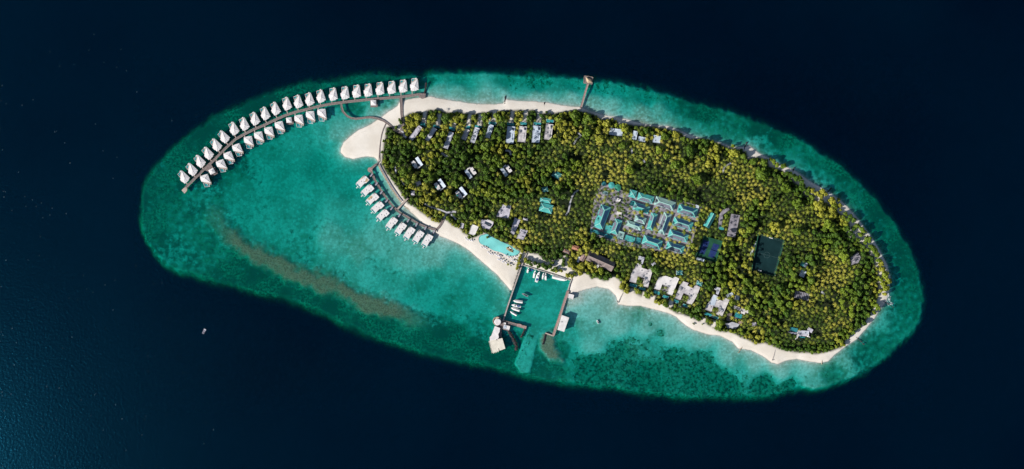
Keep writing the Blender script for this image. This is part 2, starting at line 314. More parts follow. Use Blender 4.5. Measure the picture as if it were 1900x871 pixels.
# sand and ground
def attr(N, n):
    x = N.new('ShaderNodeAttribute'); x.attribute_name = n; return x.outputs['Fac']
def mixc(N, L, f, a_, b_):
    x = N.new('ShaderNodeMix'); x.data_type = 'RGBA'
    for i, s in ((0, f), (6, a_), (7, b_)):
        if isinstance(s, (tuple, float)): x.inputs[i].default_value = s if not isinstance(s, tuple) else (*s, 1)
        else: L.new(s, x.inputs[i])
    return x.outputs[2]
def mth(N, L, op, a_, b_=0.0, c_=None, clamp=False):
    x = N.new('ShaderNodeMath'); x.operation = op; x.use_clamp = clamp
    for i, s in enumerate((a_, b_, c_)):
        if s is None: continue
        if isinstance(s, (int, float)): x.inputs[i].default_value = s
        else: L.new(s, x.inputs[i])
    return x.outputs[0]
def noi(N, L, src, sc, det=4, rough=.5):
    n = N.new('ShaderNodeTexNoise'); n.inputs['Scale'].default_value = sc; n.inputs['Detail'].default_value = det; n.inputs['Roughness'].default_value = rough
    L.new(src, n.inputs['Vector']); return n.outputs[0]
def mrange(N, L, v, a_, b_, c_=0, d_=1):
    x = N.new('ShaderNodeMapRange'); x.interpolation_type = 'SMOOTHSTEP'
    L.new(v, x.inputs[0])
    for i, s in ((1, a_), (2, b_), (3, c_), (4, d_)):
        if isinstance(s, (int, float)): x.inputs[i].default_value = s
        else: L.new(s, x.inputs[i])
    return x.outputs[0]
gm = bpy.data.materials.new('sand_ground'); gm.use_nodes = True; t, N, L, b = nt(gm)
pos = N.new('ShaderNodeNewGeometry').outputs['Position']
sand = mixc(N, L, mrange(N, L, noi(N, L, pos, .03, 5), .35, .7), (.55, .505, .445), (.63, .59, .535))
sand = mixc(N, L, mrange(N, L, noi(N, L, pos, .5, 4, .7), .5, .75, 0, .35), sand, (.44, .39, .34))
sep = N.new('ShaderNodeSeparateXYZ'); L.new(pos, sep.inputs[0])
wet = mrange(N, L, mth(N, L, 'ADD', sep.outputs[2], mth(N, L, 'MULTIPLY', noi(N, L, pos, .08, 4), .25)), .12, .42, .28, 0)
sand = mixc(N, L, wet, sand, (.40, .35, .28))
shaded_litter = mixc(N, L, mrange(N, L, noi(N, L, pos, .12, 6, .6), .4, .68), (.008, .016, .006), (.026, .032, .014))  # leaf litter darkened almost to black: canopy shadow put into its colour
zz = mth(N, L, 'ADD', sep.outputs[2], mth(N, L, 'MULTIPLY', noi(N, L, pos, .05, 5), .5))
tide = mrange(N, L, mth(N, L, 'ABSOLUTE', mth(N, L, 'SUBTRACT', zz, 1.02)), 0, .06, .38, 0)
sand = mixc(N, L, mth(N, L, 'MULTIPLY', tide, mrange(N, L, noi(N, L, pos, .3, 4, .7), .42, .62)), sand, (.34, .29, .22))
L.new(mixc(N, L, attr(N, 'veg'), sand, shaded_litter), b.inputs['Base Color']); b.inputs['Roughness'].default_value = .95; b.inputs['Specular IOR Level'].default_value = .1
bp = N.new('ShaderNodeBump'); bp.inputs['Distance'].default_value = .12; L.new(noi(N, L, pos, .6, 5, .6), bp.inputs['Height']); L.new(bp.outputs[0], b.inputs['Normal'])

sm = bpy.data.materials.new('reef_seabed'); sm.use_nodes = True; t, N, L, b = nt(sm)
pos = N.new('ShaderNodeNewGeometry').outputs['Position']
cor = attr(N, 'coral'); bro = attr(N, 'brown')
n1 = noi(N, L, pos, .12, 5, .66); n2 = noi(N, L, pos, .035, 4, .55); n3 = noi(N, L, pos, .42, 3, .6)
n4 = noi(N, L, pos, .018, 7, .62); n5 = noi(N, L, pos, .09, 5, .7)
sand = mixc(N, L, mrange(N, L, n4, .36, .64), (.46, .46, .37), (.74, .71, .62))
sand = mixc(N, L, mrange(N, L, n5, .50, .68, 0, .6), sand, (.84, .81, .74))
n6 = noi(N, L, pos, .21, 3, .6)
sand = mixc(N, L, mrange(N, L, n6, .50, .62, 0, .40), sand, (.34, .38, .28))
sand = mixc(N, L, mrange(N, L, n6, .46, .36, 0, .5), sand, (.86, .84, .76))
coral = mixc(N, L, mrange(N, L, n6, .38, .60), (.07, .115, .065), (.34, .39, .26))
coral = mixc(N, L, mrange(N, L, noi(N, L, pos, .19, 4, .7), .52, .60, 0, .9), coral, (.50, .50, .40))
mixn = mth(N, L, 'ADD', mth(N, L, 'MULTIPLY', n1, .62), mth(N, L, 'ADD', mth(N, L, 'MULTIPLY', n2, .25), mth(N, L, 'MULTIPLY', n3, .13)))
thr = mrange(N, L, cor, 0, 1, .74, .32)
cf = mrange(N, L, mth(N, L, 'SUBTRACT', mixn, thr), -.02, .035)
turf = mixc(N, L, mrange(N, L, noi(N, L, pos, .24, 4, .75), .42, .60), (.085, .14, .075), (.38, .47, .31))
turf = mixc(N, L, mrange(N, L, n4, .40, .62), turf, (.11, .17, .11))
tf = attr(N, 'turf')
tmix = mrange(N, L, mth(N, L, 'ADD', tf, mth(N, L, 'MULTIPLY', mth(N, L, 'SUBTRACT', n1, .5), 1.6)), .12, .62)
base = mixc(N, L, cf, mixc(N, L, tmix, sand, turf), coral)
brc = mixc(N, L, mrange(N, L, n3, .35, .65), (.18, .13, .065), (.35, .265, .16))
base = mixc(N, L, mth(N, L, 'MULTIPLY', bro, mrange(N, L, mth(N, L, 'ADD', n6, mth(N, L, 'MULTIPLY', bro, .36)), .42, .72)), base, brc)
L.new(base, b.inputs['Base Color']); b.inputs['Roughness'].default_value = 1; b.inputs['Specular IOR Level'].default_value = 0
bp = N.new('ShaderNodeBump'); bp.inputs['Distance'].default_value = .9; L.new(mth(N, L, 'MULTIPLY', n1, cor), bp.inputs['Height']); L.new(bp.outputs[0], b.inputs['Normal'])

land = (sdL > 0)
kl = land[:-1, :-1] | land[1:, :-1] | land[:-1, 1:] | land[1:, 1:]
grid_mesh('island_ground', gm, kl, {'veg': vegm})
grid_mesh('seabed', sm, ~kl, {'coral': CO, 'brown': BR, 'turf': AL})
deep = mat('deep_sand', (.2, .2, .17), 1, .1, .01)
o = MB().add([(-30000, -30000, -92), (30000, -30000, -92), (30000, 30000, -92), (-30000, 30000, -92)], [(0, 1, 2, 3)]).build('deep_seabed', deep, kind='structure')

# the sea: fresnel sheen on top, clear absorbing water below, a faint blue backscatter
wm = bpy.data.materials.new('sea_water'); wm.use_nodes = True; t, N, L, b = nt(wm); N.remove(b); out = N['Material Output']
pos = N.new('ShaderNodeNewGeometry').outputs['Position']
tr = N.new('ShaderNodeBsdfTransparent'); gl = N.new('ShaderNodeBsdfGlossy'); df = N.new('ShaderNodeBsdfDiffuse')
gl.inputs['Roughness'].default_value = .25; gl.inputs['Color'].default_value = (.05, .58, 1.0, 1)
dn = noi(N, L, pos, .0016, 4, .5)
L.new(mixc(N, L, mrange(N, L, dn, .35, .65), (0.0, .06, .22), (0.0, .115, .33)), df.inputs['Color'])
h1 = noi(N, L, pos, .20, 5, .6)
h = h1
bp = N.new('ShaderNodeBump'); bp.inputs['Distance'].default_value = .52; bp.inputs['Strength'].default_value = 1; L.new(h, bp.inputs['Height'])
for x in (gl,): L.new(bp.outputs[0], x.inputs['Normal'])
m1 = N.new('ShaderNodeMixShader'); m1.inputs[0].default_value = .03; L.new(tr.outputs[0], m1.inputs[1]); L.new(df.outputs[0], m1.inputs[2])
fr = N.new('ShaderNodeFresnel'); fr.inputs['IOR'].default_value = 1.33
m2 = N.new('ShaderNodeMixShader'); L.new(mth(N, L, 'MINIMUM', fr.outputs[0], .5), m2.inputs[0]); L.new(m1.outputs[0], m2.inputs[1]); L.new(gl.outputs[0], m2.inputs[2])
L.new(m2.outputs[0], out.inputs['Surface'])
va = N.new('ShaderNodeVolumeAbsorption'); va.inputs['Density'].default_value = .5; va.inputs['Color'].default_value = (.02, .868, .829, 1)
L.new(va.outputs[0], out.inputs['Volume'])
o = MB().add([(-30000, -30000, 0), (30000, -30000, 0), (30000, 30000, 0), (-30000, 30000, 0)], [(0, 1, 2, 3)]).build('sea', wm, kind='structure')

EXC = [(g_, .8) for g_ in GAPS]        # (polygon px, margin) kept free of trees
def gz(): return 1.5

# ------------------------------------------------------------ generic pieces
def rel(pts_px, h, c): return [(P(x, y, h)[0]-c[0], P(x, y, h)[1]-c[1]) for x, y in pts_px]
def shrink(pts, k):
    cx = sum(p[0] for p in pts)/len(pts); cy = sum(p[1] for p in pts)/len(pts)
    return [(cx+(x-cx)*k, cy+(y-cy)*k) for x, y in pts]
def cen(pts): return (sum(p[0] for p in pts)/len(pts), sum(p[1] for p in pts)/len(pts))
def rect_px(cx, cy, L_, W_, ang):
    c, s = math.cos(R(ang)), math.sin(R(ang))
    return [(cx+c*x-s*y, cy-(s*x+c*y)) for x, y in ((-L_/2, -W_/2), (L_/2, -W_/2), (L_/2, W_/2), (-L_/2, W_/2))]
def flat_building(name, label, cat, poly, mt, h=5.0, z0=1.4, pools=(), extra=(), group=None, parapet=True, wallm='wall', exc=.4, units=2):
    c = P(*cen(poly), h); t_ = thing(name, label, cat, (c[0], c[1], z0), 0, group)
    p = rel(poly, h, c)
    if exc is not None: EXC.append((poly, exc))
    MB().prism(shrink(p, .93), 0, h-z0-.3).build('wall', M[wallm], t_)
    rf = MB().prism(p, h-z0-.3, h-z0).build('roof', M[mt], t_)
    if parapet:
        m = MB()
        for i in range(len(p)):
            a_, b_ = p[i], p[(i+1) % len(p)]; m.bar((*a_, h-z0+.15), (*b_, h-z0+.15), .45, .3)
        m.build('parapet', M[mt], t_)
    if units:
        rs = random.Random(len(label)+int(poly[0][0]))
        for _ in range(units):
            q = p[rs.randrange(len(p))]; k = rs.uniform(.3, .6)
            MB().box(q[0]*k, q[1]*k, h-z0+.45, 1.5, 1.1, .9, rs.random()*3).build('rooftop_unit', M['metal'], t_)
    for pl in pools:
        q = rel(pl, z0, c); EXC.append((pl, 1.0))
        MB().prism(shrink(q, 1.12), -.3, .10).build('pool_deck', M['coping'], t_)
        MB().prism(q, -.2, .16).build('pool', M['pool'], t_)
    for (nm, pl, hz, mm) in extra:
        q = rel(pl, hz, c)
        if hz > 3: EXC.append((pl, .5))
        MB().prism(q, max(0, hz-z0-2.8) if hz > 3 else 0, hz-z0).build(nm, M[mm], t_)
    return t_

def slope_array(L_, W_, h0, hr, side, t0=.12, t1=.86, x0=-1, x1=1):
    """rows of solar panels on a slope of a hip roof"""
    m = MB(); n = max(2, int((W_/2)*(t1-t0)/1.7)); dt = (t1-t0)/n
    for k in range(n):
        ta, tb = t0+k*dt, t0+(k+.86)*dt
        if side in 'ns':
            half = L_/2-tb*W_/2-1.0; lo, hi = x0*half, x1*half
        else: half = (1-tb)*W_/2-1.0; lo, hi = -half, half
        w = 2.1; cnt = int((hi-lo)/w)
        if cnt < 1: continue
        off = (hi-lo-cnt*w)/2
        for i in range(cnt):
            a_ = lo+off+i*w+.08; b_ = a_+w-.16
            def pt(u, t_):
                z = h0+(hr-h0)*t_+.16; r = W_/2*(1-t_); rl = L_/2-W_/2*t_
                return {'n': (u, r, z), 's': (-u, -r, z), 'e': (rl, -u, z), 'w': (-rl, u, z)}[side]
            q = [pt(b_, ta), pt(a_, ta), pt(a_, tb), pt(b_, tb)]
            m.add(q+[(x, y, z-.12) for x, y, z in q], [(0, 1, 2, 3), (0, 4, 5, 1), (1, 5, 6, 2), (2, 6, 7, 3), (3, 7, 4, 0)])
    return m
def hip_building(name, label, cx, cy, L_, W_, ang, mt='teal_roof', arrays='', cat='building', h0=5.5, gable=False, exc=1.0, ridge='ridge_teal', rise=.15, group=None, wallm='wall', z0=1.4):
    h0w = h0-z0; hr = h0w+W_*rise; c = P(cx, cy, h0)
    t_ = thing(name, label, cat, (c[0], c[1], z0), R(ang), group)
    if exc is not None: EXC.append((rect_px(cx, cy, L_, W_, ang), exc))
    MB().box(0, 0, h0w/2, L_*.93, W_*.9, h0w-.02).build('wall', M[wallm], t_)
    rx = L_/2-(0 if gable else W_/2*.999); rx = max(rx, .3)
    v = [(-L_/2, -W_/2, h0w), (L_/2, -W_/2, h0w), (L_/2, W_/2, h0w), (-L_/2, W_/2, h0w), (-rx, 0, hr), (rx, 0, hr)]
    vb = [(x, y, h0w-.35) for x, y, z in v[:4]]
    MB().add(v+vb, [(0, 1, 5, 4), (1, 2, 5), (2, 3, 4, 5), (3, 0, 4), (0, 6, 7, 1), (1, 7, 8, 2), (2, 8, 9, 3), (3, 9, 6, 0), (9, 8, 7, 6)]).build('roof', M[mt], t_)
    m = MB()
    m.bar((-rx, 0, hr+.12), (rx, 0, hr+.12), .7, .25)
    if not gable:
        for sx in (-1, 1):
            for sy in (-1, 1): m.bar((sx*L_/2, sy*W_/2, h0w+.1), (sx*rx, 0, hr+.1), .7, .25)
    m.build('ridge_cap', M[ridge], t_)
    for a_ in arrays.split():
        s = a_[0]; wd = {'n': 90, 's': 270, 'e': 0, 'w': 180}[s]+ang; col = 'solar_sunlit' if math.cos(R(wd-200)) > .25 else 'solar'  # slopes turned to the sun get the panel copy with sunlight painted in
        kw = {}
        if '<' in a_: kw = dict(x0=-1, x1=0)
        if '>' in a_: kw = dict(x0=0, x1=1)
        if 'h' in a_: kw['t1'] = .5
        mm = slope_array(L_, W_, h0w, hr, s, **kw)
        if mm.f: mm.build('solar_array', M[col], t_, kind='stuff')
    return t_
def simple_hut(name, label, cat, px, py, L_, W_, ang, mt, h=4.0, z0=1.4, rise=1.4, deck=0, exc=1, group=None):
    c = P(px, py, h); t_ = thing(name, label, cat, (c[0], c[1], z0), R(ang), group); hw = h-z0
    if exc is not None: EXC.append((rect_px(px, py, L_, W_, ang), exc))
    if deck: MB().box(0, -.3*deck, .05, L_+deck, W_+deck, .4).build('deck', M['wood'], t_)
    m = MB()
    for sx in (-1, 1):
        for sy in (-1, 1): m.box(sx*L_*.42, sy*W_*.42, hw/2, .35, .35, hw)
    m.build('posts', M['wood'], t_)
    MB().box(0, 0, hw*.35, L_*.7, W_*.7, hw*.6).build('counter', M['wall'], t_)
    MB().fan([(-L_/2, -W_/2), (L_/2, -W_/2), (L_/2, W_/2), (-L_/2, W_/2)], hw, (0, 0, hw+rise)).build('roof', M[mt], t_)
    return t_

# ------------------------------------------------------------ boardwalks
def boardwalk(label, pts, w, zt=2.0, mt='wood', rails=True, posts=True, name='boardwalk', z0=-.6, exc=True):
    wp = [P(x, y, zt) for x, y in pts]; c = wp[0]; t_ = thing(name, label, 'walkway', (c[0], c[1], 0))
    q = [(x-c[0], y-c[1]) for x, y in wp]
    if exc: EXC.append((pts, 'path', w/2+1.0))
    MB().strip(q, w, zt-.3, zt).build('deck', M[mt], t_)
    if rails:
        for sgn in (-1, 1):
            m = MB()
            for i in range(len(q)-1):
                d = Vector((q[i+1][0]-q[i][0], q[i+1][1]-q[i][1])); n = Vector((-d.y, d.x)).normalized()*(w/2-.15)*sgn
                m.bar((q[i][0]+n.x, q[i][1]+n.y, zt+.15), (q[i+1][0]+n.x, q[i+1][1]+n.y, zt+.15), .28, .3)
            m.build('kerb_rail', M['wood_light'], t_)
    if posts:
        m = MB()
        for i in range(len(q)-1):
            d = Vector((q[i+1][0]-q[i][0], q[i+1][1]-q[i][1])); k = max(1, int(d.length/6)); n = Vector((-d.y, d.x)).normalized()*(w/2-.4)
            for j in range(k):
                x, y = q[i][0]+d.x*j/k, q[i][1]+d.y*j/k
                for s_ in (-1, 1): m.box(x+n.x*s_, y+n.y*s_, zt/2-1.3, .35, .35, zt+1.9)
        m.build('piles', M['wood'], t_, kind='stuff')
    return t_
W1 = [(344,350),(346,347),(360,333),(376.3,316.7),(396.4,298),(409,285),(422,272),(436.6,259),(451,250.6),(470,241),(488.3,233.4),(508,224),(528,215),(548,208.5),(569,203.3),(592,197.5),(614.8,193.2),(638,190),(660.8,187.5),(701,183.7),(744,180.3),(762,178),(776,176)]
t_ = boardwalk('long grey timber boardwalk curving between the two rows of overwater villas', W1, 4.4)
c = t_.location
MB().prism([(P(x, y, 2)[0]-c.x, P(x, y, 2)[1]-c.y) for x, y in CR(320, 270, 8.708, [(145, 725), (205, 672), (238, 690), (235, 735), (195, 780)])], 1.7, 2.06).build('end_platform', M['wood_light'], t_)
MB().prism([(P(x, y, 2)[0]-c.x, P(x, y, 2)[1]-c.y) for x, y in [(775,173),(790,174),(789,182),(783,184),(777,180)]], 1.7, 2.06).build('end_platform', M['wood'], t_)
MB().prism([(P(x, y, 2)[0]-c.x, P(x, y, 2)[1]-c.y) for x, y in CR(320, 270, 8.708, [(515, 400), (625, 305), (650, 350), (690, 420), (740, 400), (720, 450), (615, 490), (575, 425)])], 1.6, 1.95).build('side_platform', M['wood'], t_)
W2 = [(633,193),(634,200),(636,207),(643.6,215.5),(651,219.5),(660,221),(670,220),(680,218.5),(690,218.5),(700,220.3),(712.5,225),(720,230),(727,236),(738,244),(747,250)]
boardwalk('narrow boardwalk looping through the shallows from the long boardwalk to the spit', W2, 3.6)
boardwalk('straight boardwalk crossing the sand north of the white spit', [(743.7,182.5),(744.3,195),(745,210),(746.5,225),(747,234),(744,243)], 4.6, mt='wood')
boardwalk('thin walkway along the tree side of the white sand spit', [(716,229),(711,240),(708,250),(706,262),(704.5,275),(703.5,290),(703,300),(698,305)], 1.6, rails=False, posts=False, zt=1.9)
W4 = [(698,305),(692,310),(687,315),(689.4,319),(692.4,327),(695,333.6),(702,345),(709,356.6),(717,368),(725,378.4),(736.5,391),(745,397),(754.8,402.5),(766,409.5),(777.8,416.3),(788,420.7),(798.5,424.4),(808.8,426.7),(814,422),(819,415),(823,407)]
t_ = boardwalk('dark boardwalk behind the short row of flat-roofed overwater villas', W4, 3.8)
c = t_.location; p = P(686.6, 315.5, 2); MB().cyl(p[0]-c.x, p[1]-c.y, 1.72, 2.07, 4.6, 20).build('round_landing', M['wood_pink'], t_)
boardwalk('short bridge joining the curved boardwalk to the tree edge', [(736,390),(745,380),(757,367.5)], 3.4, mt='wood_light')
# seawall and its tan revetment
swp = [(704,304),(708,313),(714,323.5),(720,334),(727,345.5),(734,356),(741,366),(747,373.5)]
t_ = thing('seawall', 'low dark seawall with tan rubble footing along the west tree edge', 'wall', (*P(*swp[0]), 0)); c = t_.location
q = [(P(x, y)[0]-c.x, P(x, y)[1]-c.y) for x, y in swp]
MB().strip(q, 1.3, -1, 1.7).build('wall_cap', M['fabric_grey'], t_)
MB().strip([(x-2.0, y-1.5) for x, y in q], 2.6, -1.5, .45).build('revetment', M['rock_tan'], t_)
t_ = thing('sandbar', 'tan rubble bar lying just offshore of the bushes by the curved boardwalk', 'sandbar', (*P(752, 383), 0)); c = t_.location
m = MB()
for i in range(150):
    k = random.random(); x = 750+k*45; y = 383+k*27+random.uniform(-1.6, 1.6)*(1-abs(k-.5)); px_, py_ = P(x, y); m.rock(px_-c.x, py_-c.y, -.1, random.uniform(.5, 1.1))
m.build('rubble', M['rock_tan'], t_, kind='stuff')

# ------------------------------------------------------------ overwater villas, outer row
def outer_villa():
    t_ = thing('overwater_villa', 'x', 'villa', (0, 0, 0), 0, 'hip-roofed overwater villas, outer row'); parts = []
    roof = [(-8.6, 1.2), (6.3, 13.2), (7.0, 10), (8.6, -8.6), (5, -9), (4.6, -10.4), (-1, -11.2), (-7, -10.6), (-7.4, -5), (-8.6, -4.8)]
    def add(o, subs=()): parts.append((o, list(subs)))
    m = MB()
    for x, y in ((-6, -4), (-6, -9), (5, -7), (6, 0), (5, 8), (-6, 9), (-5, 13), (0, 3), (2, 13)): m.cyl(x, y, -3, 2, .35, 6)
    add(m.build('stilts', M['wood'], t_, kind='stuff'))
    add(MB().prism([(-7.6, -9), (6.6, -8), (6.2, 14.6), (-6.2, 14.2)], 1.7, 2.0).build('deck', M['wood_light'], t_))
    add(MB().prism([(-6.8, -4), (-6, -9.5), (3.8, -9.6), (7.4, -7.8), (6, 9.5), (-7.2, 1.0)], 2.0, 5.2).build('wall', M['wall'], t_))
    rf = MB().fan(roof, 5.2, (1.0, -1.5, 6.5)).build('roof', M['thatch_white'], t_)
    m = MB()
    for i in (0, 1, 3, 6, 7): m.bar((*roof[i], 5.3), (1.0, -1.5, 6.62), .5, .22)
    rc = m.build('ridge_cap', M['ridge'], rf); add(rf, [rc])
    pl = MB().prism([(-5.4, 8.2), (-.2, 11.6), (-.2, 13.4), (-5.4, 13.2)], 1.8, 2.06).build('plunge_pool', M['pool'], t_); add(pl)
    m = MB()
    for a_, b_ in (((-5.9, 4.2), (-5.9, 14.0)), ((-5.9, 14.0), (1.5, 14.2))): m.bar((*a_, 2.3), (*b_, 2.3), .35, .6)
    add(m.build('screen_wall', M['white_paint'], t_))
    add(MB().prism([(1.6, 12.6), (4.4, 12.8), (4.2, 15.2), (1.4, 15.0)], 2.0, 4.2).build('deck_hut', M['thatch_white'], t_))
    for k in (0, 1):
        add(MB().box(-4.6+k*1.6, 6.2+k*1.0, 2.3, .8, 1.9, .35, -.4).build('sun_lounger', M['white_paint'], t_))
    add(MB().prism([(-5.8, -17.0), (-4.2, -17.0), (-4.2, -8), (-5.8, -8)], 1.6, 1.9).build('footbridge', M['wood_light'], t_))
    return t_, parts
OUT = [(341.9,330.5,48),(356.8,316.7,48),(371.7,301.5,48),(386.7,286.5,47),(402,271,48),(416.5,256,49),(434.6,241,34),(453.8,232.5,31),(473.4,222.8,31),(492.6,213,30),(511.8,204,31),(533,195,25),(554,191,23),(575,186.6,23),(596,181,21),
       (619,177.4,13),(641,175,11),(662.5,172,9),(684,170,9),(706,167,8),(727.7,165,7),(749,162.5,7),(770,159.6,6)]
ov, ovp = outer_villa()
for i, (x, y, an) in enumerate(OUT):
    lab = 'white hip-roofed overwater villa with corner plunge pool, outer row, %s from the boardwalk tip' % ORD[i]
    if i == 0: lab = 'white hip-roofed overwater villa nearest the outer tip of the boardwalk, seaward side'
    if i == 22: lab = 'white hip-roofed overwater villa at the shore end of the outer row'
    c = P(x, y, 5.5)
    if i == 0: w_ = ov; ov.location = (*c, 0); ov.rotation_euler = (0, 0, R(an-6)); ov['label'] = lab
    else: w_ = copy_thing(ov, ovp, (*c, 0), R(an-6), lab)
    w_.scale = (.93, .93, .93); w_.location.x -= 1.2; w_.location.y += 1.0
def inner_villa():
    t_ = thing('lagoon_villa', 'x', 'villa', (0, 0, 0), 0, 'hip-roofed overwater villas, lagoon side'); parts = []
    def add(o, subs=()): parts.append((o, list(subs)))
    roof = [(-8.2, 7), (0, 8.6), (6.4, 8.6), (7.6, 0), (8.8, -8.6), (1, -6), (-7.6, -2.8), (-8.6, 2)]
    m = MB()
    for x, y in ((-6, 6), (5, 7), (-6, -2), (6, -6), (-5, -12), (2, -14), (6, -11)): m.cyl(x, y, -3, 2, .35, 6)
    add(m.build('stilts', M['wood'], t_, kind='stuff'))
    add(MB().prism([(-7, 7), (6, 8), (8.4, -8), (7.6, -11.6), (-6.0, -8)], 1.7, 2.0).build('deck', M['wood_light'], t_))
    add(MB().prism([(-6.6, 6), (5, 7.4), (7, -6), (-6.2, -2)], 2.0, 5.2).build('wall', M['wall'], t_))
    rf = MB().fan(roof, 5.2, (.2, 1.6, 6.4)).build('roof', M['thatch_white'], t_)
    m = MB()
    for i in (0, 2, 4, 6): m.bar((*roof[i], 5.3), (.2, 1.6, 6.52), .5, .22)
    rc = m.build('ridge_cap', M['ridge'], rf); add(rf, [rc])
    add(MB().prism([(-5.8, -6.2), (.2, -8.4), (1.2, -13.2), (-4.2, -12.8)], 1.8, 2.06).build('plunge_pool', M['pool'], t_))
    m = MB()
    for a_, b_ in (((-6.3, -3.5), (-4.7, -13.4)), ((-4.7, -13.4), (4.4, -14.2)), ((1.8, -13.6), (1.2, -8.4))): m.bar((*a_, 2.3), (*b_, 2.3), .35, .6)
    add(m.build('screen_wall', M['white_paint'], t_))
    add(MB().prism([(1.6, -13.8), (4.6, -14.2), (4.4, -12.0), (1.8, -11.6)], 1.7, 2.08).build('swim_landing', M['fabric'], t_))
    add(MB().box(4.6, -10.0, 2.3, .8, 1.9, .35, .3).build('sun_lounger', M['white_paint'], t_))
    add(MB().prism([(-9.0, 13), (-7.6, 13), (-7.2, 2), (-8.6, 2)], 1.6, 1.9).build('footbridge', M['wood_light'], t_))
    return t_, parts
INN = [(380.6,333,20),(410,305.6,22),(424,290.7,21),(440,276,22),(461,261.7,11),(480,253.4,12),(499,244.5,12),(518.5,234.2,14),(554.5,222,8),(575.8,215,6),(597,210.8,6)]
iv, ivp = inner_villa()
for i, (x, y, an) in enumerate(INN):
    lab = 'white hip-roofed overwater villa on the lagoon side of the boardwalk, %s from its tip' % ORD[i]
    if i == 10: lab = 'white hip-roofed villa closing the lagoon-side row, nearest the white spit'
    c = P(x, y, 5.5)
    if i == 0: iv.location = (*c, 0); iv.rotation_euler = (0, 0, R(an-8)); iv['label'] = lab
    else: copy_thing(iv, ivp, (*c, 0), R(an-8), lab)
for (x, y, an, lab) in ((393.2,318.2,28,'small white pyramid-roofed pavilion on the side platform near the boardwalk tip'),(536.3,223.2,6,'small white pavilion between lagoon-side villas at the middle of the boardwalk'),(693,191,2,'small white pavilion on a square platform below the outer villa row, near the spit')):
    simple_hut('overwater_pavilion', lab, 'pavilion', x, y, 10, 9.6, an, 'thatch_white', 5, .9, 1.3, 3.5, exc=None)

# ------------------------------------------------------------ flat-roofed overwater villas
def flat_villa():
    t_ = thing('flat_roof_villa', 'x', 'villa', (0, 0, 0), 0, 'flat-roofed overwater villas by the curved boardwalk'); parts = []
    def add(o, subs=()): parts.append((o, list(subs)))
    m = MB()
    for x in (-10, -4, 3, 9):
        for y in (-4, 4): m.cyl(x, y, -3, 2, .35, 6)
    add(m.build('stilts', M['wood'], t_, kind='stuff'))
    add(MB().prism([(-12.6, -5.6), (4, -5.6), (12, -6), (12.6, 5.4), (-12.6, 5.6)], 1.7, 2.0).build('deck', M['white_paint'], t_))
    add(MB().prism([(-8.2, -5), (3, -5), (3, -6.6), (10.6, -6.6), (10.6, 5), (-8.2, 5)], 2.0, 5.0).build('wall', M['wall'], t_))
    rf = MB().prism([(-9.0, -5.7), (2.2, -5.7), (2.2, -7.4), (11.6, -7.2), (11.8, 2.4), (8.2, 2.6), (8.2, 5.7), (-9.4, 5.7)], 5.0, 5.4).build('roof', M['flat_white'], t_); add(rf)
    add(MB().prism([(8.3, 2.7), (11.3, 2.7), (11.3, 5.6), (8.3, 5.6)], 2.0, 3.2).build('entrance_court', M['dark'], t_))
    add(MB().box(11.6, -2.6, 3.6, 2.2, 2.2, 2.6).build('water_tank', M['lavender'], t_))
    add(MB().prism([(-12.0, -4.8), (-9.8, -4.8), (-9.8, 3.2), (-12.0, 3.2)], 1.8, 2.06).build('plunge_pool', M['pool'], t_))
    add(MB().box(-10.3, 4.3, 2.6, 2.4, 1.8, .9).build('daybed', M['lavender'], t_))
    m = MB()
    for a_, b_ in (((-12.4, -5.4), (-12.4, 5.4)), ((-12.4, -5.4), (-9, -5.4))): m.bar((*a_, 2.3), (*b_, 2.3), .4, .6)
    add(m.build('screen_wall', M['white_paint'], t_))
    add(MB().prism([(-17, -1.6), (-15.2, -1.6), (-15.2, .6), (-17, .6)], .1, .5).build('swim_platform', M['fabric'], t_))
    add(MB().bar((-15.2, -.4, .9), (-12.6, -.4, 1.9), .6, .2).build('swim_stair', M['white_paint'], t_))
    for (x, y) in ((-2, 1.5), (5.5, -3.0), (1, -2.5)): add(MB().box(x, y, 5.75, 1.4, 1.0, .7, .4).build('rooftop_unit', M['ridge'], t_))
    add(MB().prism([(11.5, -5.0), (25, -3.6), (25, -1.8), (11.5, -3.2)], 1.6, 1.9).build('footbridge', M['wood'], t_))
    add(MB().prism([(17, -4.9), (23.5, -4.1), (23.3, -1.6), (16.8, -2.4)], 3.9, 4.2).build('canopy', M['fabric_grey'], t_))
    return t_, parts
FV = [(672,337,44),(681.3,353,43),(690.3,369,43),(699.8,384.3,42),(709.6,399,44),(726,414.3,53),(742.7,424.4,55),(758.7,432.6,57),(775.5,439.3,58),(792,446,60)]
fv, fvp = flat_villa(); first_patch = None
for i, (x, y, an) in enumerate(FV):
    lab = 'white flat-roofed overwater villa with slim end pool, %s from the round landing' % ORD[i]
    if i == 0: lab = 'white flat-roofed overwater villa nearest the round landing, tan patches on its roof'
    if i == 2: lab = 'white flat-roofed overwater villa with one bright tan rectangle on its roof'
    if i == 9: lab = 'white flat-roofed overwater villa nearest the long beach'
    c = P(x, y, 5)
    if i == 0: r = fv; r.location = (*c, 0); r.rotation_euler = (0, 0, R(an)); r['label'] = lab
    else: r = copy_thing(fv, fvp, (*c, 0), R(an), lab)
    if i == 0: MB().prism([(4.5, -6.6), (10.5, -6.4), (10.5, -1.0), (3, -3.5)], 5.4, 5.5).build('bare_roof_patch', M['flat_tan'], r); MB().prism([(3, 3.6), (7.6, 3.6), (7.6, 5.2), (-1, 5.2)], 5.4, 5.5).build('bare_roof_patch', M['flat_tan'], r)
    if i == 2: MB().prism([(-4.5, 1.0), (3, 1.0), (3, 5.2), (-7, 5.2)], 5.4, 5.5).build('bare_roof_patch', M['flat_tan'], r)

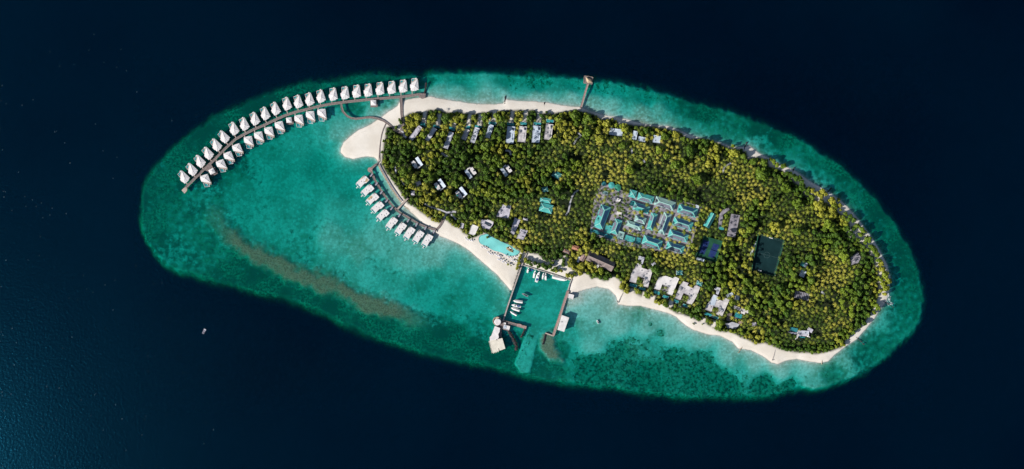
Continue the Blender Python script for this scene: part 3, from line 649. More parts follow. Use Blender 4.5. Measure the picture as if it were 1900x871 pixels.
# ------------------------------------------------------------ north beach villas
NV = [(771,247,30,8,53,'lavender','grey'),(799.5,249.5,27,7.5,56,'grey_roof','grey'),(832,260.5,32,8.5,70,'grey_roof','grey'),(863.5,250,20,9,70,'weathered','white'),(881,251,29,8.5,71,'grey_roof','pale grey'),(908,244,25,8.5,72,'blue_roof','blue-grey'),
      (947.2,250.5,31,14,84,'blue_roof','pale blue-grey'),(969,249.3,29,14,84,'weathered','mottled white'),(995,249.5,31,14,85,'blue_roof','pale blue-grey'),(1018,245,29,13,82,'weathered','mottled white')]
NVP = [(785.5,231,11,6,-20),(810,236,12,5.5,-22),(839,239.5,11,6,-12),(867.5,236.5,9,6,-10),(887.5,236.5,13,6,-10),(913.6,229,13,5.5,-12),(947.6,231,13.5,5,-6),(971,229.7,12.5,4.8,-6),(997,230,13.5,5,-6),(1020.5,225,13,5.5,-6)]
for i, (x, y, l, w, an, mt, cn) in enumerate(NV):
    h = 5.2; poly = rect_px(x, y, l, w, an)
    a2, a1 = R(an), 0
    t_ = flat_building('beach_villa', '%s roofed beach villa with end pool, %s from the west on the north shore' % (cn, ORD[i]), 'villa', poly, mt, h, group='long beach villas along the north shore', pools=[rect_px(*NVP[i])], exc=1.0, units=3)
    c = t_.location
    if w > 10:
        m = MB(); ux, uy = math.cos(R(an)), math.sin(R(an)); cx_, cy_ = ux*l*.36-uy*-w*.3, uy*l*.36+ux*-w*.3
        MB().box(cx_, cy_, 3.95, 4.5, 4, .5, R(an)).build('roof_opening', M['dark'], t_)
        MB().box(-ux*l*.12, -uy*l*.12, 4.05, l*.35, w*.5, .5, R(an)).build('raised_roof', M[mt], t_)
    else:
        MB().box(math.cos(R(an))*l*.22, math.sin(R(an))*l*.22, 4.1, l*.3, w*.7, .6, R(an)).build('raised_roof', M[mt], t_)
    # terrace in front (sand strip kept free)
    pp = rel(rect_px(NVP[i][0], NVP[i][1]-.5, NVP[i][2]+3, NVP[i][3]+5, NVP[i][4]), 1.5, (c.x, c.y)); MB().prism(pp, -.3, .06).build('terrace', M['path'], t_)

# ------------------------------------------------------------ interior villas (C-shaped wing, dark court, sloping roof)
def court_villa():
    t_ = thing('garden_villa', 'x', 'villa', (0, 0, 0), 0, 'white and grey court villas in the western woods'); parts = []
    def add(o): parts.append((o, []))
    MB_ = MB
    add(MB_().box(4.6, 0, 1.7, 5.2, 16.5, 3.4).build('wall', M['wall'], t_))
    m = MB_(); m.add([(2, -9, 3.6), (8.2, -9, 4.6), (8.2, 9, 4.6), (2, 9, 3.6), (2, -9, 3.3), (8.2, -9, 4.3), (8.2, 9, 4.3), (2, 9, 3.3)], [(0, 1, 2, 3), (7, 6, 5, 4), (0, 4, 5, 1), (1, 5, 6, 2), (2, 6, 7, 3), (3, 7, 4, 0)])
    add(m.build('sloping_roof', M['blue_roof'], t_))
    add(MB_().prism([(-1.4, -8), (1.95, -8), (1.95, 8.2), (-1.4, 8.2)], 0, 1.4).build('dark_court', M['dark'], t_))
    add(MB_().prism([(-5, -9.6), (1.9, -9.6), (1.9, -7.2), (-5, -7.2)], 0, 3.7).build('side_wing', M['flat_white'], t_))
    add(MB_().prism([(-8.4, 7.4), (-8.4, 2.2), (-5.6, 2.2), (-5.6, -.6), (-8.4, -.6), (-8.4, -6.6), (-2.6, -6.6), (-1.5, -3.2), (-1.5, 4), (-2.6, 7.4)], 0, 3.9).build('curved_wing', M['flat_white'], t_))
    add(MB_().prism([(-9.8, 2.0), (-5.8, 2.0), (-5.8, -.4), (-9.8, -.4)], 0, .3).build('plunge_pool', M['pool'], t_))
    return t_, parts
cvd = [(773.5,303,32,'north-westernmost white court villa in the woods'),(816,343.6,35,'white court villa in the woods with green pool corner, left of its twin'),(855.5,358.4,37,'white court villa in the woods, southernmost of the five'),(873.4,320.5,215,'white court villa in the woods, grey sloping roof facing west'),(939.5,316.5,215,'easternmost white court villa, deep in the trees below the beach villas')]
cv, cvp = court_villa()
for i, (x, y, an, lab) in enumerate(cvd):
    c = P(x, y, 4)
    if i == 0: r = cv; r.location = (*c, 1.4); r.rotation_euler = (0, 0, R(an)); r['label'] = lab
    else: r = copy_thing(cv, cvp, (*c, 1.4), R(an), lab)
    EXC.append((rect_px(x, y, 20, 20, an), 2.5))

# ------------------------------------------------------------ other roofs in the woods
flat_building('cottage', 'pale lavender flat roof by the north shore, largest of four, right of the pier', 'building', rect_px(1143,245.4,24,12,-8), 'blue_roof', 5)
flat_building('cottage', 'narrow pale roof standing upright between trees on the north shore', 'building', rect_px(1178,251.6,8,16,-12), 'blue_roof', 5)
flat_building('cottage', 'small rectangular white roof just right of the narrow pale one', 'building', rect_px(1191,258.5,13,8,-12), 'blue_roof', 5)
flat_building('cottage', 'pale blue roof with a red corner near the north shore', 'building', rect_px(1218.6,258.5,13,13,-8), 'blue_roof', 5, extra=[('red_terrace', rect_px(1227,262.5,6,5,-8), 2.2, 'red_roof')])
flat_building('service_building', 'large pale lavender flat roof in the woods above the lagoon pool', 'building', CR(800, 380, 4.354, [(575, 0), (645, 10), (625, 110), (525, 95)]), 'lavender', 5, extra=[('dark_roof_hatch', rect_px(943, 384, 8, 6, -20), 5.4, 'dark')])
flat_building('service_building', 'tall narrow lavender roof among trees, upper of two beside the lagoon pool', 'building', CR(800, 380, 4.354, [(675, 105), (720, 125), (668, 245), (640, 222)]), 'lavender', 5)
flat_building('service_building', 'squarish lavender roof just below and right of the tall narrow one', 'building', CR(800, 380, 4.354, [(722, 195), (780, 210), (742, 285), (690, 272)]), 'lavender', 5)
flat_building('beach_bar', 'white square roof on the beach left of the lagoon pool', 'building', CR(870, 390, 8.709, [(50, 230), (155, 270), (90, 415), (0, 380)]), 'flat_white', 5.5, units=0)
flat_building('pool_house', 'low cream and lavender roofed pool house with dark skylight strip', 'building', CR(870, 390, 8.709, [(200, 150), (400, 190), (385, 240), (330, 310), (230, 290), (180, 205)]), 'lavender', 4.5, extra=[('skylight', CR(870, 390, 8.709, [(265, 180), (370, 230), (345, 270), (250, 220)]), 4.9, 'dark'), ('cream_roof', CR(870, 390, 8.709, [(290, 150), (395, 185), (375, 220), (280, 178)]), 4.7, 'flat_white')])
flat_building('hut', 'small pale hut roof at the tree edge by the path fork', 'building', rect_px(857, 419, 6, 9, -15), 'lavender', 4, units=0)
simple_hut('hut', 'small pale grey hut deep in the woods left of the court villas', 'hut', 776.5, 340.5, 9, 7, 20, 'lavender')
simple_hut('hut', 'small lavender hut beside the path in the western woods', 'hut', 766, 358.5, 7, 8, 0, 'lavender')
simple_hut('hut', 'small white hut right of the tall lavender roof', 'hut', 975, 407, 9, 4, -10, 'lavender')
hip_building('storage_building', 'bright teal roof in the palm grove, larger and lower of two', 1013.5, 386.5, 24, 16, -14, 'teal_roof', '', exc=1, rise=.12)
hip_building('storage_building', 'teal half-round roof just above the larger teal roof in the palm grove', 1012, 372, 20, 9, -10, 'teal_roof', '', exc=.5, rise=.12)
hip_building('storage_building', 'dark teal roof in the shade of the palm grove', 1033, 325, 16, 12, -30, 'teal_dark', '', exc=.5, rise=.1)
hip_building('storage_building', 'small dark teal roof left of the big broad tree in the palm grove', 1011, 352, 11, 9, 10, 'teal_dark', '', exc=.5, rise=.1)
def dome_tank(label, x, y, r, mt):
    c = P(x, y, 5); t_ = thing('water_tank', label, 'tank', (*c, 1.4)); EXC.append((rect_px(x, y, 2*r, 2*r, 0), 1))
    MB().cyl(0, 0, 0, 4.2, r, 20).build('tank_wall', M['wall'], t_); MB().cyl(0, 0, 4.2, 5.4, r+.3, 20, .4).build('lid', M[mt], t_); return t_
dome_tank('round teal water tank, largest of three beside the service compound', 1134.4, 344.2, 5.6, 'teal_roof')
dome_tank('small round dark teal water tank, leftmost of three', 1120.4, 341.6, 4, 'teal_dark')
dome_tank('round green water tank, rightmost of three above the compound', 1146, 348.5, 6, 'green_dark')

# ------------------------------------------------------------ service compound
def sheet(name, label, poly, mt, z, cat=None, kind=None, exc=0):
    c = P(*cen(poly), z); o = MB().prism(rel(poly, z, c), -1.0, 0).build(name, M[mt]); o.location = (*c, z)
    if kind: o['kind'] = kind
    else: tag(o, label, cat)
    if exc is not None: EXC.append((poly, exc))
    return o
YARD = [(1102,372),(1112,345),(1128,342),(1150,352),(1164,358),(1205,361),(1250,370),(1302,383),(1298,400),(1284,452),(1272,472),(1240,470),(1200,462),(1165,458),(1095,436),(1098,400)]
sheet('service_yard', '', YARD, 'paving', 1.72, kind='structure', exc=None)
HB = [(1233.6,377.8,38,16.5,-18,'teal_pale','s e w','long pale grey-green hip roof with panels on its south slope, top of the compound'),
 (1275.6,391.4,36,16.5,-17,'teal_roof','n s e','teal hip roof with solar rows, top right corner of the compound'),
 (1266.9,415.6,37,16,-18,'teal_roof','n s','teal hip roof with solar rows, second down the right column'),
 (1258.7,437.9,37,14.5,-18,'teal_roof','n s','teal hip roof with solar rows, third down the right column'),
 (1253,459.8,33,14.5,-17,'teal_roof','n s','teal hip roof with solar rows, bottom of the right column'),
 (1232.8,414.8,40,15,70,'teal_pale','n s e','tall narrow hip roof standing upright left of the right column'),
 (1210,450,36,17,-19,'teal_roof','n sh e','broad teal hip roof with a dark blue north slope, bottom of the compound'),
 (1198,368,30,14,-16,'teal_roof','s','bright teal roof with a stepped panel field, top left of the compound'),
 (1190,386.5,30,14,-17,'teal_roof','n w','teal roof with dark panels wrapped round a green tree'),
 (1209.8,411.5,32,12,72,'teal_roof','s n>','slim upright teal roof with a dark panel strip along its east side'),
 (1188,408,21,12,-17,'teal_pale','n s','short pale roof with panels attached left of the slim upright roof'),
 (1176.5,418.4,30,11,-20,'teal_pale','n>','mint roof with rounded ends and a short dark panel strip'),
 (1117,403,44,19,70,'teal_roof','s n> e','long teal roof with stepped panel fields at the left edge of the compound'),
 (1143.5,421,28,14,70,'teal_roof','s n','two-sided solar roof next to the long left roof')]
for (x, y, l, w, an, mt, arr, lab) in HB:
    hip_building('service_hall', lab, x, y, l, w, an, mt, arr, ridge='ridge_teal', group='hip-roofed halls of the service compound', gable=False, exc=.5)
hip_building('service_hall', 'square bright teal roof at the top left of the compound', 1174, 360, 14, 14, -15, 'teal_roof', '', rise=.15)
flat_building('service_shed', 'flat teal square roof joining the long left roof and its neighbour', 'building', rect_px(1128.5,425.5,12,15,-18), 'teal_roof', 5, exc=0)
flat_building('service_shed', 'rounded light teal shed below the two-sided solar roof', 'building', rect_px(1151.5,437.5,11,15,-18), 'teal_pale', 5, exc=0)
flat_building('service_shed', 'low teal shed roof behind the row of small palms', 'building', rect_px(1168.5,443.7,18,10,-18), 'teal_roof', 4, exc=0)
flat_building('service_shed', 'low dark blue shed roof left of the broad teal hip roof', 'building', rect_px(1184,447.5,9,12,-18), 'teal_dark', 4.4, exc=0)
flat_building('service_shed', 'dark teal strip of lean-to roof along the lower left edge of the compound', 'building', rect_px(1116,434.5,44,6,-19), 'teal_dark', 4, exc=0)
flat_building('service_shed', 'small teal corner shed left of the upper panel roof', 'building', rect_px(1173.5,378,9,9,-15), 'teal_roof', 4.4, exc=0, units=0)
flat_building('service_shed', 'tiny pale blue shed at the far right corner of the compound', 'building', rect_px(1293.5,384,6,6,-15), 'blue_roof', 4, exc=0, units=0)
flat_building('service_shed', 'low grey-teal shed among plant near the three tanks', 'building', rect_px(1122.5,358,10,6,-15), 'teal_pale', 4, exc=0, units=1)
flat_building('service_shed', 'white shed roof in the yard below the tanks', 'building', rect_px(1145,371,12,6,-20), 'flat_white', 4, exc=0, units=1)
flat_building('service_shed', 'small white shed roof in the middle of the yard', 'building', rect_px(1148,396.5,11,6,-14), 'flat_white', 3.6, exc=0, units=0)
hip_building('court_pavilion', 'tilted bright teal pavilion roof between compound and tennis courts', 1317, 409, 28, 12, 62, 'teal_roof', '', gable=True, exc=1, rise=.3)
flat_building('hut', 'tiny teal roof right of the tilted pavilion', 'hut', rect_px(1338.5,424,9,5,-10), 'teal_roof', 3.5, units=0)
sheet('grey_yard', '', [(1357,397),(1373,400),(1364,441),(1349,438),(1353,415)], 'paving', 1.72, kind='structure', exc=2)
sheet('service_lane', '', [(1352,386),(1354,390),(1342,398),(1338,424),(1332,423),(1335,398),(1342,389)], 'paving', 1.70, kind='structure', exc=.5)
# plant and crates in the yard
for i in range(8):
    x = random.uniform(1112, 1165); y = random.uniform(352, 400)
    if i > 5: x = random.uniform(1150, 1172); y = random.uniform(395, 412)
    c = P(x, y, 2); m = MB().box(0, 0, .9, random.uniform(1.8, 3.6), random.uniform(1.5, 2.6), 1.8)
    o = m.build('storage_container', M[random.choice(['flat_white', 'metal', 'wall', 'teal_pale'])]); o.location = (*c, 1.72); o.rotation_euler = (0, 0, random.random()*3)
    tag(o, 'small pale container standing in the open yard of the service compound', 'container', 'containers in the service yard')

# ------------------------------------------------------------ courts and pitch
t_ = thing('tennis_courts', 'pair of blue tennis courts on a dark green apron', 'tennis court', (*P(1315, 463, 1.6), 1.4))
c = t_.location; q = lambda pts, h=1.6: [(P(x, y, h)[0]-c.x, P(x, y, h)[1]-c.y) for x, y in pts]
AP = [(1306,438),(1340,448),(1327,487),(1290,477)]; EXC.append((AP, .3))
MB().prism(q(AP), -.2, .30).build('apron', M['court_green'], t_)
for pl in ([(1305.7,445),(1316.7,448.7),(1306.6,473),(1295.8,469.2)], [(1324,451.6),(1335,455),(1324.6,480),(1313.6,476)]):
    k = MB().prism(q(pl), .2, .34).build('court', M['court_blue'], t_)
    pts = q(pl); a_, b_, c_, d_ = [Vector(p_) for p_ in pts]
    m = MB()
    def uv(u, v): r_ = (a_*(1-u)+b_*u)*(1-v)+(d_*(1-u)+c_*u)*v; return (r_.x, r_.y, .37)
    for (u0, v0, u1, v1) in ((.12, .06, .88, .06), (.12, .94, .88, .94), (.12, .06, .12, .94), (.88, .06, .88, .94), (.23, .06, .23, .94), (.77, .06, .77, .94), (.23, .27, .77, .27), (.23, .73, .77, .73), (.5, .27, .5, .73)):
        m.bar(uv(u0, v0), uv(u1, v1), .14, .04)
    m.build('court_lines', M['line_faint'], k)
    n_ = MB(); p0, p1 = uv(.02, .5), uv(.98, .5); n_.bar((p0[0], p0[1], .85), (p1[0], p1[1], .85), .12, .95); n_.build('net', M['dark'], k)
m = MB()
pa = q(AP)
for i in range(4): m.bar((*pa[i], 1.8), (*pa[(i+1) % 4], 1.8), .12, 3.2)
m.build('fence', M['court_green'], t_)
flat_building('hut', 'long pale blue shade roof at the foot of the tennis courts', 'hut', rect_px(1299.5,481.5,14,4.5,-16), 'blue_roof', 4, units=0)
PIT = [(1406.7,434),(1454.5,446.5),(1436,512.4),(1394,501.5)]
t_ = thing('sports_pitch', 'dark green sports pitch with pale fenced edge in the palm grove', 'football pitch', (*P(1423, 474, 1.6), 1.4))
c = t_.location; EXC.append((PIT, .3))
MB().prism(q(PIT), -.2, .3).build('turf', M['pitch'], t_)
MB().prism(q([(1454.5,446.5),(1457,448),(1438.5,513),(1436,512.4)]), -.2, .36).build('side_path', M['concrete'], t_)
MB().prism(q([(1406.2,433),(1454.7,445.3),(1454.5,446.5),(1406.5,434.2)]), -.2, .4).build('kerb', M['concrete'], t_)
MB().prism(q([(1402.5,447),(1404,448),(1394.5,474),(1390.5,473.5)]), -.2, .36).build('side_path', M['line'], t_)
m = MB(); pa = [Vector(p_) for p_ in q(shrink(PIT, .93))]
for i in range(4): m.bar((*pa[i], .34), (*pa[(i+1) % 4], .34), .22, .04)
h1_, h2_ = (pa[0]+pa[3])/2, (pa[1]+pa[2])/2; m.bar((*h1_, .34), (*h2_, .34), .3, .04)
cc = (h1_+h2_)/2
for i in range(20):
    a0, a1_ = i*math.pi/10, (i+1)*math.pi/10; m.bar((cc.x+5.5*math.cos(a0), cc.y+5.5*math.sin(a0), .34), (cc.x+5.5*math.cos(a1_), cc.y+5.5*math.sin(a1_), .34), .3, .04)
m.build('pitch_lines', M['line_faint'], t_)
for (x, y) in ((1430, 442.6), (1409.5, 503)):
    g = MB(); p_ = q([(x, y)])[0]; ang = R(-14)
    for s_ in (-1, 1): g.box(p_[0]+s_*3*math.cos(ang), p_[1]+s_*3*math.sin(ang), 1.3, .25, .25, 2.2)
    g.box(p_[0], p_[1], 2.4, 6.2, .25, .25, ang); g.box(p_[0], p_[1]+.9, 1.4, 6.0, 1.6, .1, ang); g.build('goal', M['white_paint'], t_)
m = MB(); pa = q(PIT)
for i in range(4): m.bar((*pa[i], 1.9), (*pa[(i+1) % 4], 1.9), .2, 3.2)
m.build('fence', M['court_green'], t_)
fl = M['fabric']

# ------------------------------------------------------------ south shore villas
G1 = [(1183,488.7),(1190.5,492),(1190,497),(1202.6,501.3),(1206.6,496.7),(1211,500),(1209,508),(1202,533.5),(1193,531),(1196.5,516.5),(1183,513),(1179.6,525.5),(1168,522.6),(1171,510.5),(1174.5,502.5)]
flat_building('courtyard_villa', 'weathered white courtyard villa, westernmost of the four on the south beach', 'villa', G1, 'weathered', 5.5, pools=[[(1168.7,525.5),(1182,529.5),(1180.8,534.6),(1168,531)],[(1185.4,531.8),(1198,534.6),(1196.3,539.8),(1184.8,536.4)]], extra=[('annex_roof', [(1186,474.9),(1196.5,478),(1192,491.5),(1189,490),(1190.5,483),(1184.5,482)], 4.6, 'grey_roof'), ('courtyard', [(1183.5,513.5),(1196,517),(1192.5,530),(1180.3,526)], 1.7, 'soil'), ('annex_roof', rect_px(1213,490,7,5,30), 4.4, 'grey_roof')], group='white courtyard villas on the south beach', units=4)
G2 = [(1235.3,512.3),(1248.5,517),(1252,513.4),(1260,517.4),(1254.8,529),(1246.8,548.4),(1238.8,545.6),(1241.6,533.5),(1228.4,527.8),(1224.4,539.2),(1213.5,535.8),(1219.2,522),(1222.7,515)]
flat_building('courtyard_villa', 'white courtyard villa with an open paved court, second from the west on the south beach', 'villa', G2, 'flat_white', 5.5, pools=[[(1213.5,538),(1224.4,542),(1223.3,547.8),(1212.3,543.8)],[(1230.7,547.3),(1241,550.7),(1238.8,555.3),(1229,551.9)]], extra=[('courtyard', [(1228.6,528.5),(1241,534),(1238,545),(1225,539)], 1.7, 'paving')], group='white courtyard villas on the south beach', units=4)
G3 = [(1267.9,522.7),(1277.5,525.5),(1274.8,530.3),(1286.5,535.8),(1291.3,529.6),(1298.9,533),(1292.7,549.6),(1283,566),(1274,562.7),(1279.6,548.9),(1267.9,544),(1261.7,557.2),(1251.4,553),(1258.3,540),(1261.7,530.3)]
flat_building('courtyard_villa', 'white courtyard villa with bushes in its court, third from the west on the south beach', 'villa', G3, 'weathered', 5.5, pools=[[(1251.4,555.8),(1259.6,558.5),(1258.3,564),(1250,560.6)],[(1267.9,564),(1277.5,566.8),(1275.5,571.6),(1266.5,568.2)]], extra=[('courtyard', [(1268,544.5),(1279,549.5),(1273.5,562),(1262.5,557)], 1.7, 'soil')], group='white courtyard villas on the south beach', units=4)
G4 = [(1324.4,546.8),(1332,549.6),(1331.3,555.8),(1340.9,559.2),(1345,553),(1353.3,556.5),(1346.4,571.6),(1339.5,586.8),(1329.9,584),(1335.4,573),(1323.7,568.2),(1319.6,578.5),(1307.9,574.4),(1312,566),(1317.5,557.9)]
flat_building('courtyard_villa', 'white courtyard villa with a pale blue wing, easternmost of the four on the south beach', 'villa', G4, 'weathered', 5.5, pools=[[(1308.5,579.2),(1321,584),(1319.6,588),(1307.2,584)],[(1323,585.4),(1333.3,589.5),(1331.3,593),(1321.6,589.5)]], extra=[('annex_roof', [(1329.2,532.4),(1337.5,535),(1332.6,547.3),(1329,546),(1331,540),(1325.8,537)], 4.6, 'grey_roof'), ('blue_wing', CR(1250, 500, 7.26, [(542, 342), (590, 362), (552, 490), (475, 478)]), 5.8, 'blue_roof'), ('courtyard', [(1324,568.6),(1335,573.4),(1330,583.5),(1320.5,579)], 1.7, 'soil')], group='white courtyard villas on the south beach', units=4)
flat_building('pool_villa', 'villa with weathered roof wrapped round a wide open pool, right of the courtyard villas', 'villa', [(1363,567.5),(1389,577),(1387.7,582),(1375,577.5),(1362,572.5)], 'weathered', 5, pools=[[(1365.7,579.2),(1378,584.7),(1374.7,592.3),(1362.3,587.5)]], extra=[('pool_terrace', CR(1250, 500, 7.26, [(790, 560), (960, 600), (920, 690), (770, 650)]), 1.5, 'paving'), ('white_canopy', rect_px(1379.3,580,7,6,-20), 4.4, 'flat_white'), ('brown_wing', CR(1250, 500, 7.26, [(735, 590), (790, 590), (762, 700), (712, 690)]), 4.6, 'brown_roof'), ('timber_deck', rect_px(1374.7,598,7,8,-25), 2.0, 'wood_pink')], units=2)
sheet('pale_terrace', '', CR(1250, 500, 7.26, [(700, 730), (790, 710), (890, 740), (840, 800), (720, 790)]), 'path', 1.62, kind='structure', exc=1)
flat_building('hut', 'small pale hut roof above the open pool villa', 'hut', rect_px(1368,553,7,8,-10), 'blue_roof', 4)
flat_building('hut', 'narrow pale hut roof behind the blue-winged courtyard villa', 'hut', rect_px(1354,547.5,12,5,25), 'blue_roof', 4, units=0)
hip_building('hut', 'dark teal hut roof above the second courtyard villa', 1261, 506.4, 12, 8, 0, 'teal_dark', '', rise=.15, cat='hut')
hip_building('hut', 'dark teal hut roof above the third courtyard villa', 1298, 526, 11, 8, -20, 'teal_dark', '', rise=.15, cat='hut')
flat_building('hut', 'pale square roof among palms right of the open pool villa', 'hut', rect_px(1399.5,602,7,6,10), 'lavender', 4, units=0)
# restaurant by the harbour
hip_building('restaurant', 'long dark brown pitched roof above the harbour beach', 1114.5, 485, 52, 19, -24, 'brown_roof', '', gable=True, exc=0, ridge='wood_light', rise=.3, wallm='wood', cat='restaurant')
flat_building('restaurant_canopy', 'white bracket-shaped canopy in front of the long brown roof', 'canopy', CR(1030, 440, 7.915, [(630, 375), (735, 415), (725, 435), (655, 410), (625, 455), (605, 448)]), 'flat_white', 6.5, z0=1.4, units=0, exc=0)
hip_building('restaurant_wing', 'short reddish brown roof at the left end of the long brown one', 1081.5, 478.5, 13, 9, 60, 'wood_pink', '', gable=True, exc=0, ridge='wood_light', cat='restaurant')
hip_building('spa_hut', 'orange-red tiled roof peeping from palms above the harbour plaza', 1067.5, 460, 13, 8, -15, 'red_roof', '', exc=.5, ridge='red_roof', cat='hut')
hip_building('spa_hut', 'dark reddish roof left of the orange-red one', 1051.5, 467, 13, 7, -20, 'brown_roof', '', exc=.5, ridge='red_roof', cat='hut')
flat_building('hut', 'narrow pale blue roof between the reddish roofs and the brown restaurant', 'hut', rect_px(1073.5,482,4,10,-20), 'blue_roof', 4, units=0)
# east side
flat_building('retreat_villa', 'blue and white retreat villa with curved walls near the eastern beach', 'villa', rect_px(1490.5,617,20,6,-3), 'grey_roof', 5, pools=[rect_px(1486.5,628.5,13,8,-8)], extra=[('bridge_roof', rect_px(1489.5,622.3,16,3.6,-2), 4.6, 'lavender'), ('left_wing', CR(1440, 590, 8.708, [(200, 225), (340, 245), (335, 275), (230, 250)]), 4.4, 'lavender'), ('upper_wing', rect_px(1473,612,14,7,-10), 4.8, 'teal_dark'), ('right_wing', rect_px(1503.5,613,9,7,-30), 4.5, 'lavender'), ('curved_wall', CR(1440, 590, 8.708, [(340, 225), (355, 235), (365, 290), (345, 330), (320, 355), (335, 300), (350, 270)]), 4.4, 'flat_white'), ('curved_wall', CR(1440, 590, 8.708, [(505, 220), (540, 240), (525, 290), (555, 320), (510, 310), (515, 250)]), 4.4, 'flat_white')], units=1)
for b_ in ((1473, 612), (1503.5, 613)): EXC.append((rect_px(*b_, 14, 9, 0), .5))
flat_building('hut', 'teal roof in the eastern palm grove, upper of a close trio', 'hut', rect_px(1489.5,490,7,8,-25), 'teal_roof', 4, units=0)
flat_building('hut', 'slim pale blue roof in the eastern palm grove, beside the teal one', 'hut', rect_px(1494.5,492.5,5,9,-32), 'blue_roof', 4, units=0)
flat_building('hut', 'pale blue roof in the eastern palm grove, lower of a close trio', 'hut', rect_px(1489.3,508,9,12,-25), 'blue_roof', 4, units=1)
t_ = thing('plant_nursery', 'dark slatted shade roof in the eastern palm grove', 'greenhouse', (*P(1488, 549, 3), 1.4), R(-12)); EXC.append((rect_px(1488, 549, 28, 14, -12), .5))
MB().box(0, 0, .2, 28, 14, .4).build('floor', M['soil'], t_)
for i in range(9): MB().box(-12.5+i*3.1, 0, 2.2, 1.7, 13, .2).build('shade_slat', M['fabric_grey'], t_)
m = MB()
for x in (-13, 0, 13):
    for y in (-6, 6): m.box(x, y, 1.1, .2, .2, 2.2)
m.build('posts', M['wood'], t_)
sheet('bonfire_clearing', '', [(1578,478),(1592,468),(1597,478),(1592,489),(1580,492)], 'paving', 1.65, kind='structure', exc=1)
for i in range(9):
    x, y = random.uniform(1582, 1593), random.uniform(473, 487); o = MB().box(0, 0, .4, 1.9, 1.4, .8).build('daybed', M['flat_white']); o.location = (*P(x, y, 2), 1.65); o.rotation_euler = (0, 0, random.random()*3)
    tag(o, 'white daybed in the small clearing near the eastern trees', 'daybed', 'daybeds in the eastern clearing')

# ------------------------------------------------------------ paths through the woods
def path(pts, w, z=1.66):
    c = P(*pts[0]); o = MB().strip([(P(x, y, z)[0]-c[0], P(x, y, z)[1]-c[1]) for x, y in pts], w, -.6, 0).build('footpath', M['path']); o.location = (*c, z); o['kind'] = 'structure'; EXC.append((pts, 'path', w/2+.5))
path([(744,241),(747,246),(750,252),(754,256)], 4, 1.70)
path([(822,409),(827,399),(830,395),(842,393),(846,394)], 3.6)
path([(830,395),(820,391),(808,387),(796,383),(788,379)], 2.6, 1.67)
path([(733,310),(735,322)], 2.4); path([(744,334),(750,344)], 2.2)
path([(1074,352),(1066,358),(1061,366),(1058,376),(1055,392),(1050,400)], 3)
path([(1072,246),(1078,252),(1070,258),(1064,268)], 3)
path([(819,284),(826,289),(832,292)], 4)
path([(938,279),(946,281),(948,288)], 4)
path([(1356,303),(1344,310),(1341,320)], 3)
path([(837,398),(843,404),(846,408)], 3, 1.68)
path([(1172,275),(1173,285)], 3); path([(1193,297),(1196,302)], 4)
path([(1524,541),(1530,546)], 4)

# ------------------------------------------------------------ lagoon pool with planted islet
z = 8.709
PL = CR(870, 390, z, [(195, 412), (240, 405), (290, 385), (360, 430), (440, 470), (560, 530), (650, 562), (700, 600), (760, 640), (815, 665), (800, 705), (760, 728), (700, 740), (640, 738), (590, 718), (530, 688), (480, 672), (430, 662), (370, 640), (310, 595), (250, 568), (200, 552), (170, 510), (166, 455)])
PL = chaikin(PL, 1); EXC.append((PL, 1.2))
t_ = thing('lagoon_pool', 'free-form turquoise swimming pool on the beach with a planted islet', 'swimming pool', (*P(925, 455, 1.9), 1.3)); c = t_.location
MB().prism(q(shrink(PL, 1.035), 1.9), -.4, .34).build('coping', M['coping_dark'], t_)
MB().prism(q(PL, 1.9), -.3, .40).build('water', M['pool_light'], t_)
MB().prism(q(CR(870, 390, z, [(600, 610), (650, 585), (710, 640), (715, 690), (660, 670), (610, 640)]), 1.9), 0, .75).build('islet', M['rock_tan'], t_)
MB().box(*q(CR(870, 390, z, [(665, 612)]), 1.9)[0], .95, 6.5, 1.6, .5, R(-42)).build('white_bridge', M['white_paint'], t_)
# parasols and loungers on the sand
def parasol_set():
    t_ = thing('parasol', 'x', 'parasol', (0, 0, 0), 0, 'grey parasols on the pool beach'); parts = []
    parts.append((MB().cyl(0, 0, 0, 2.4, .08, 6).build('pole', M['wood_light'], t_), []))
    parts.append((MB().cyl(0, 0, 2.3, 2.9, 1.7, 8, .1).build('canopy', M['fabric'], t_), [])); return t_, parts
def lounger_():
    t_ = thing('sun_lounger', 'x', 'sun lounger', (0, 0, 0), 0, 'sun loungers on the pool beach'); parts = []
    parts.append((MB().box(0, 0, .3, .8, 1.6, .22).build('seat', M['white_paint'], t_), [])); parts.append((MB().box(0, 1.0, .5, .8, .7, .15).build('backrest', M['fabric'], t_), [])); return t_, parts
PS, PSP = parasol_set(); LS, LSP = lounger_(); spots = []
for (x0, y0, x1, y1, n) in ((866,443,877,449,6),(861,440,868,448,4),(892,457,904,463,6),(905,468,914,471,5),(918,471,930,477,7),(922,480,936,484,7),(935,474,950,478,5),(948,482,962,487,8),(952,476,964,481,6),(930,486,942,489,3)):
    for k in range(max(2, int(n*.65))):
        f = (k+.5)/max(2, int(n*.65)); spots.append((x0+(x1-x0)*f+random.uniform(-1, 1), y0+(y1-y0)*f+random.uniform(-1.4, 1.4)))
firstp = True
for i, (x, y) in enumerate(spots):
    for s, (px_, py_) in enumerate(((x, y), (x+1.6, y+1.4))):
        c = P(px_, py_, 2)
        if s == 0:
            lb = 'grey parasol shading loungers on the sand below the lagoon pool'
            if i == 0: PS.location = (*c, 1.45); PS['label'] = lb
            else: copy_thing(PS, PSP, (*c, 1.45), random.random()*3, lb)
        else:
            lb = 'white sun lounger beside a parasol on the sand below the lagoon pool'
            if i == 0 and s == 1: LS.location = (*c, 1.5); LS['label'] = lb
            else: copy_thing(LS, LSP, (*c, 1.5), R(35+random.uniform(-8, 8)), lb)

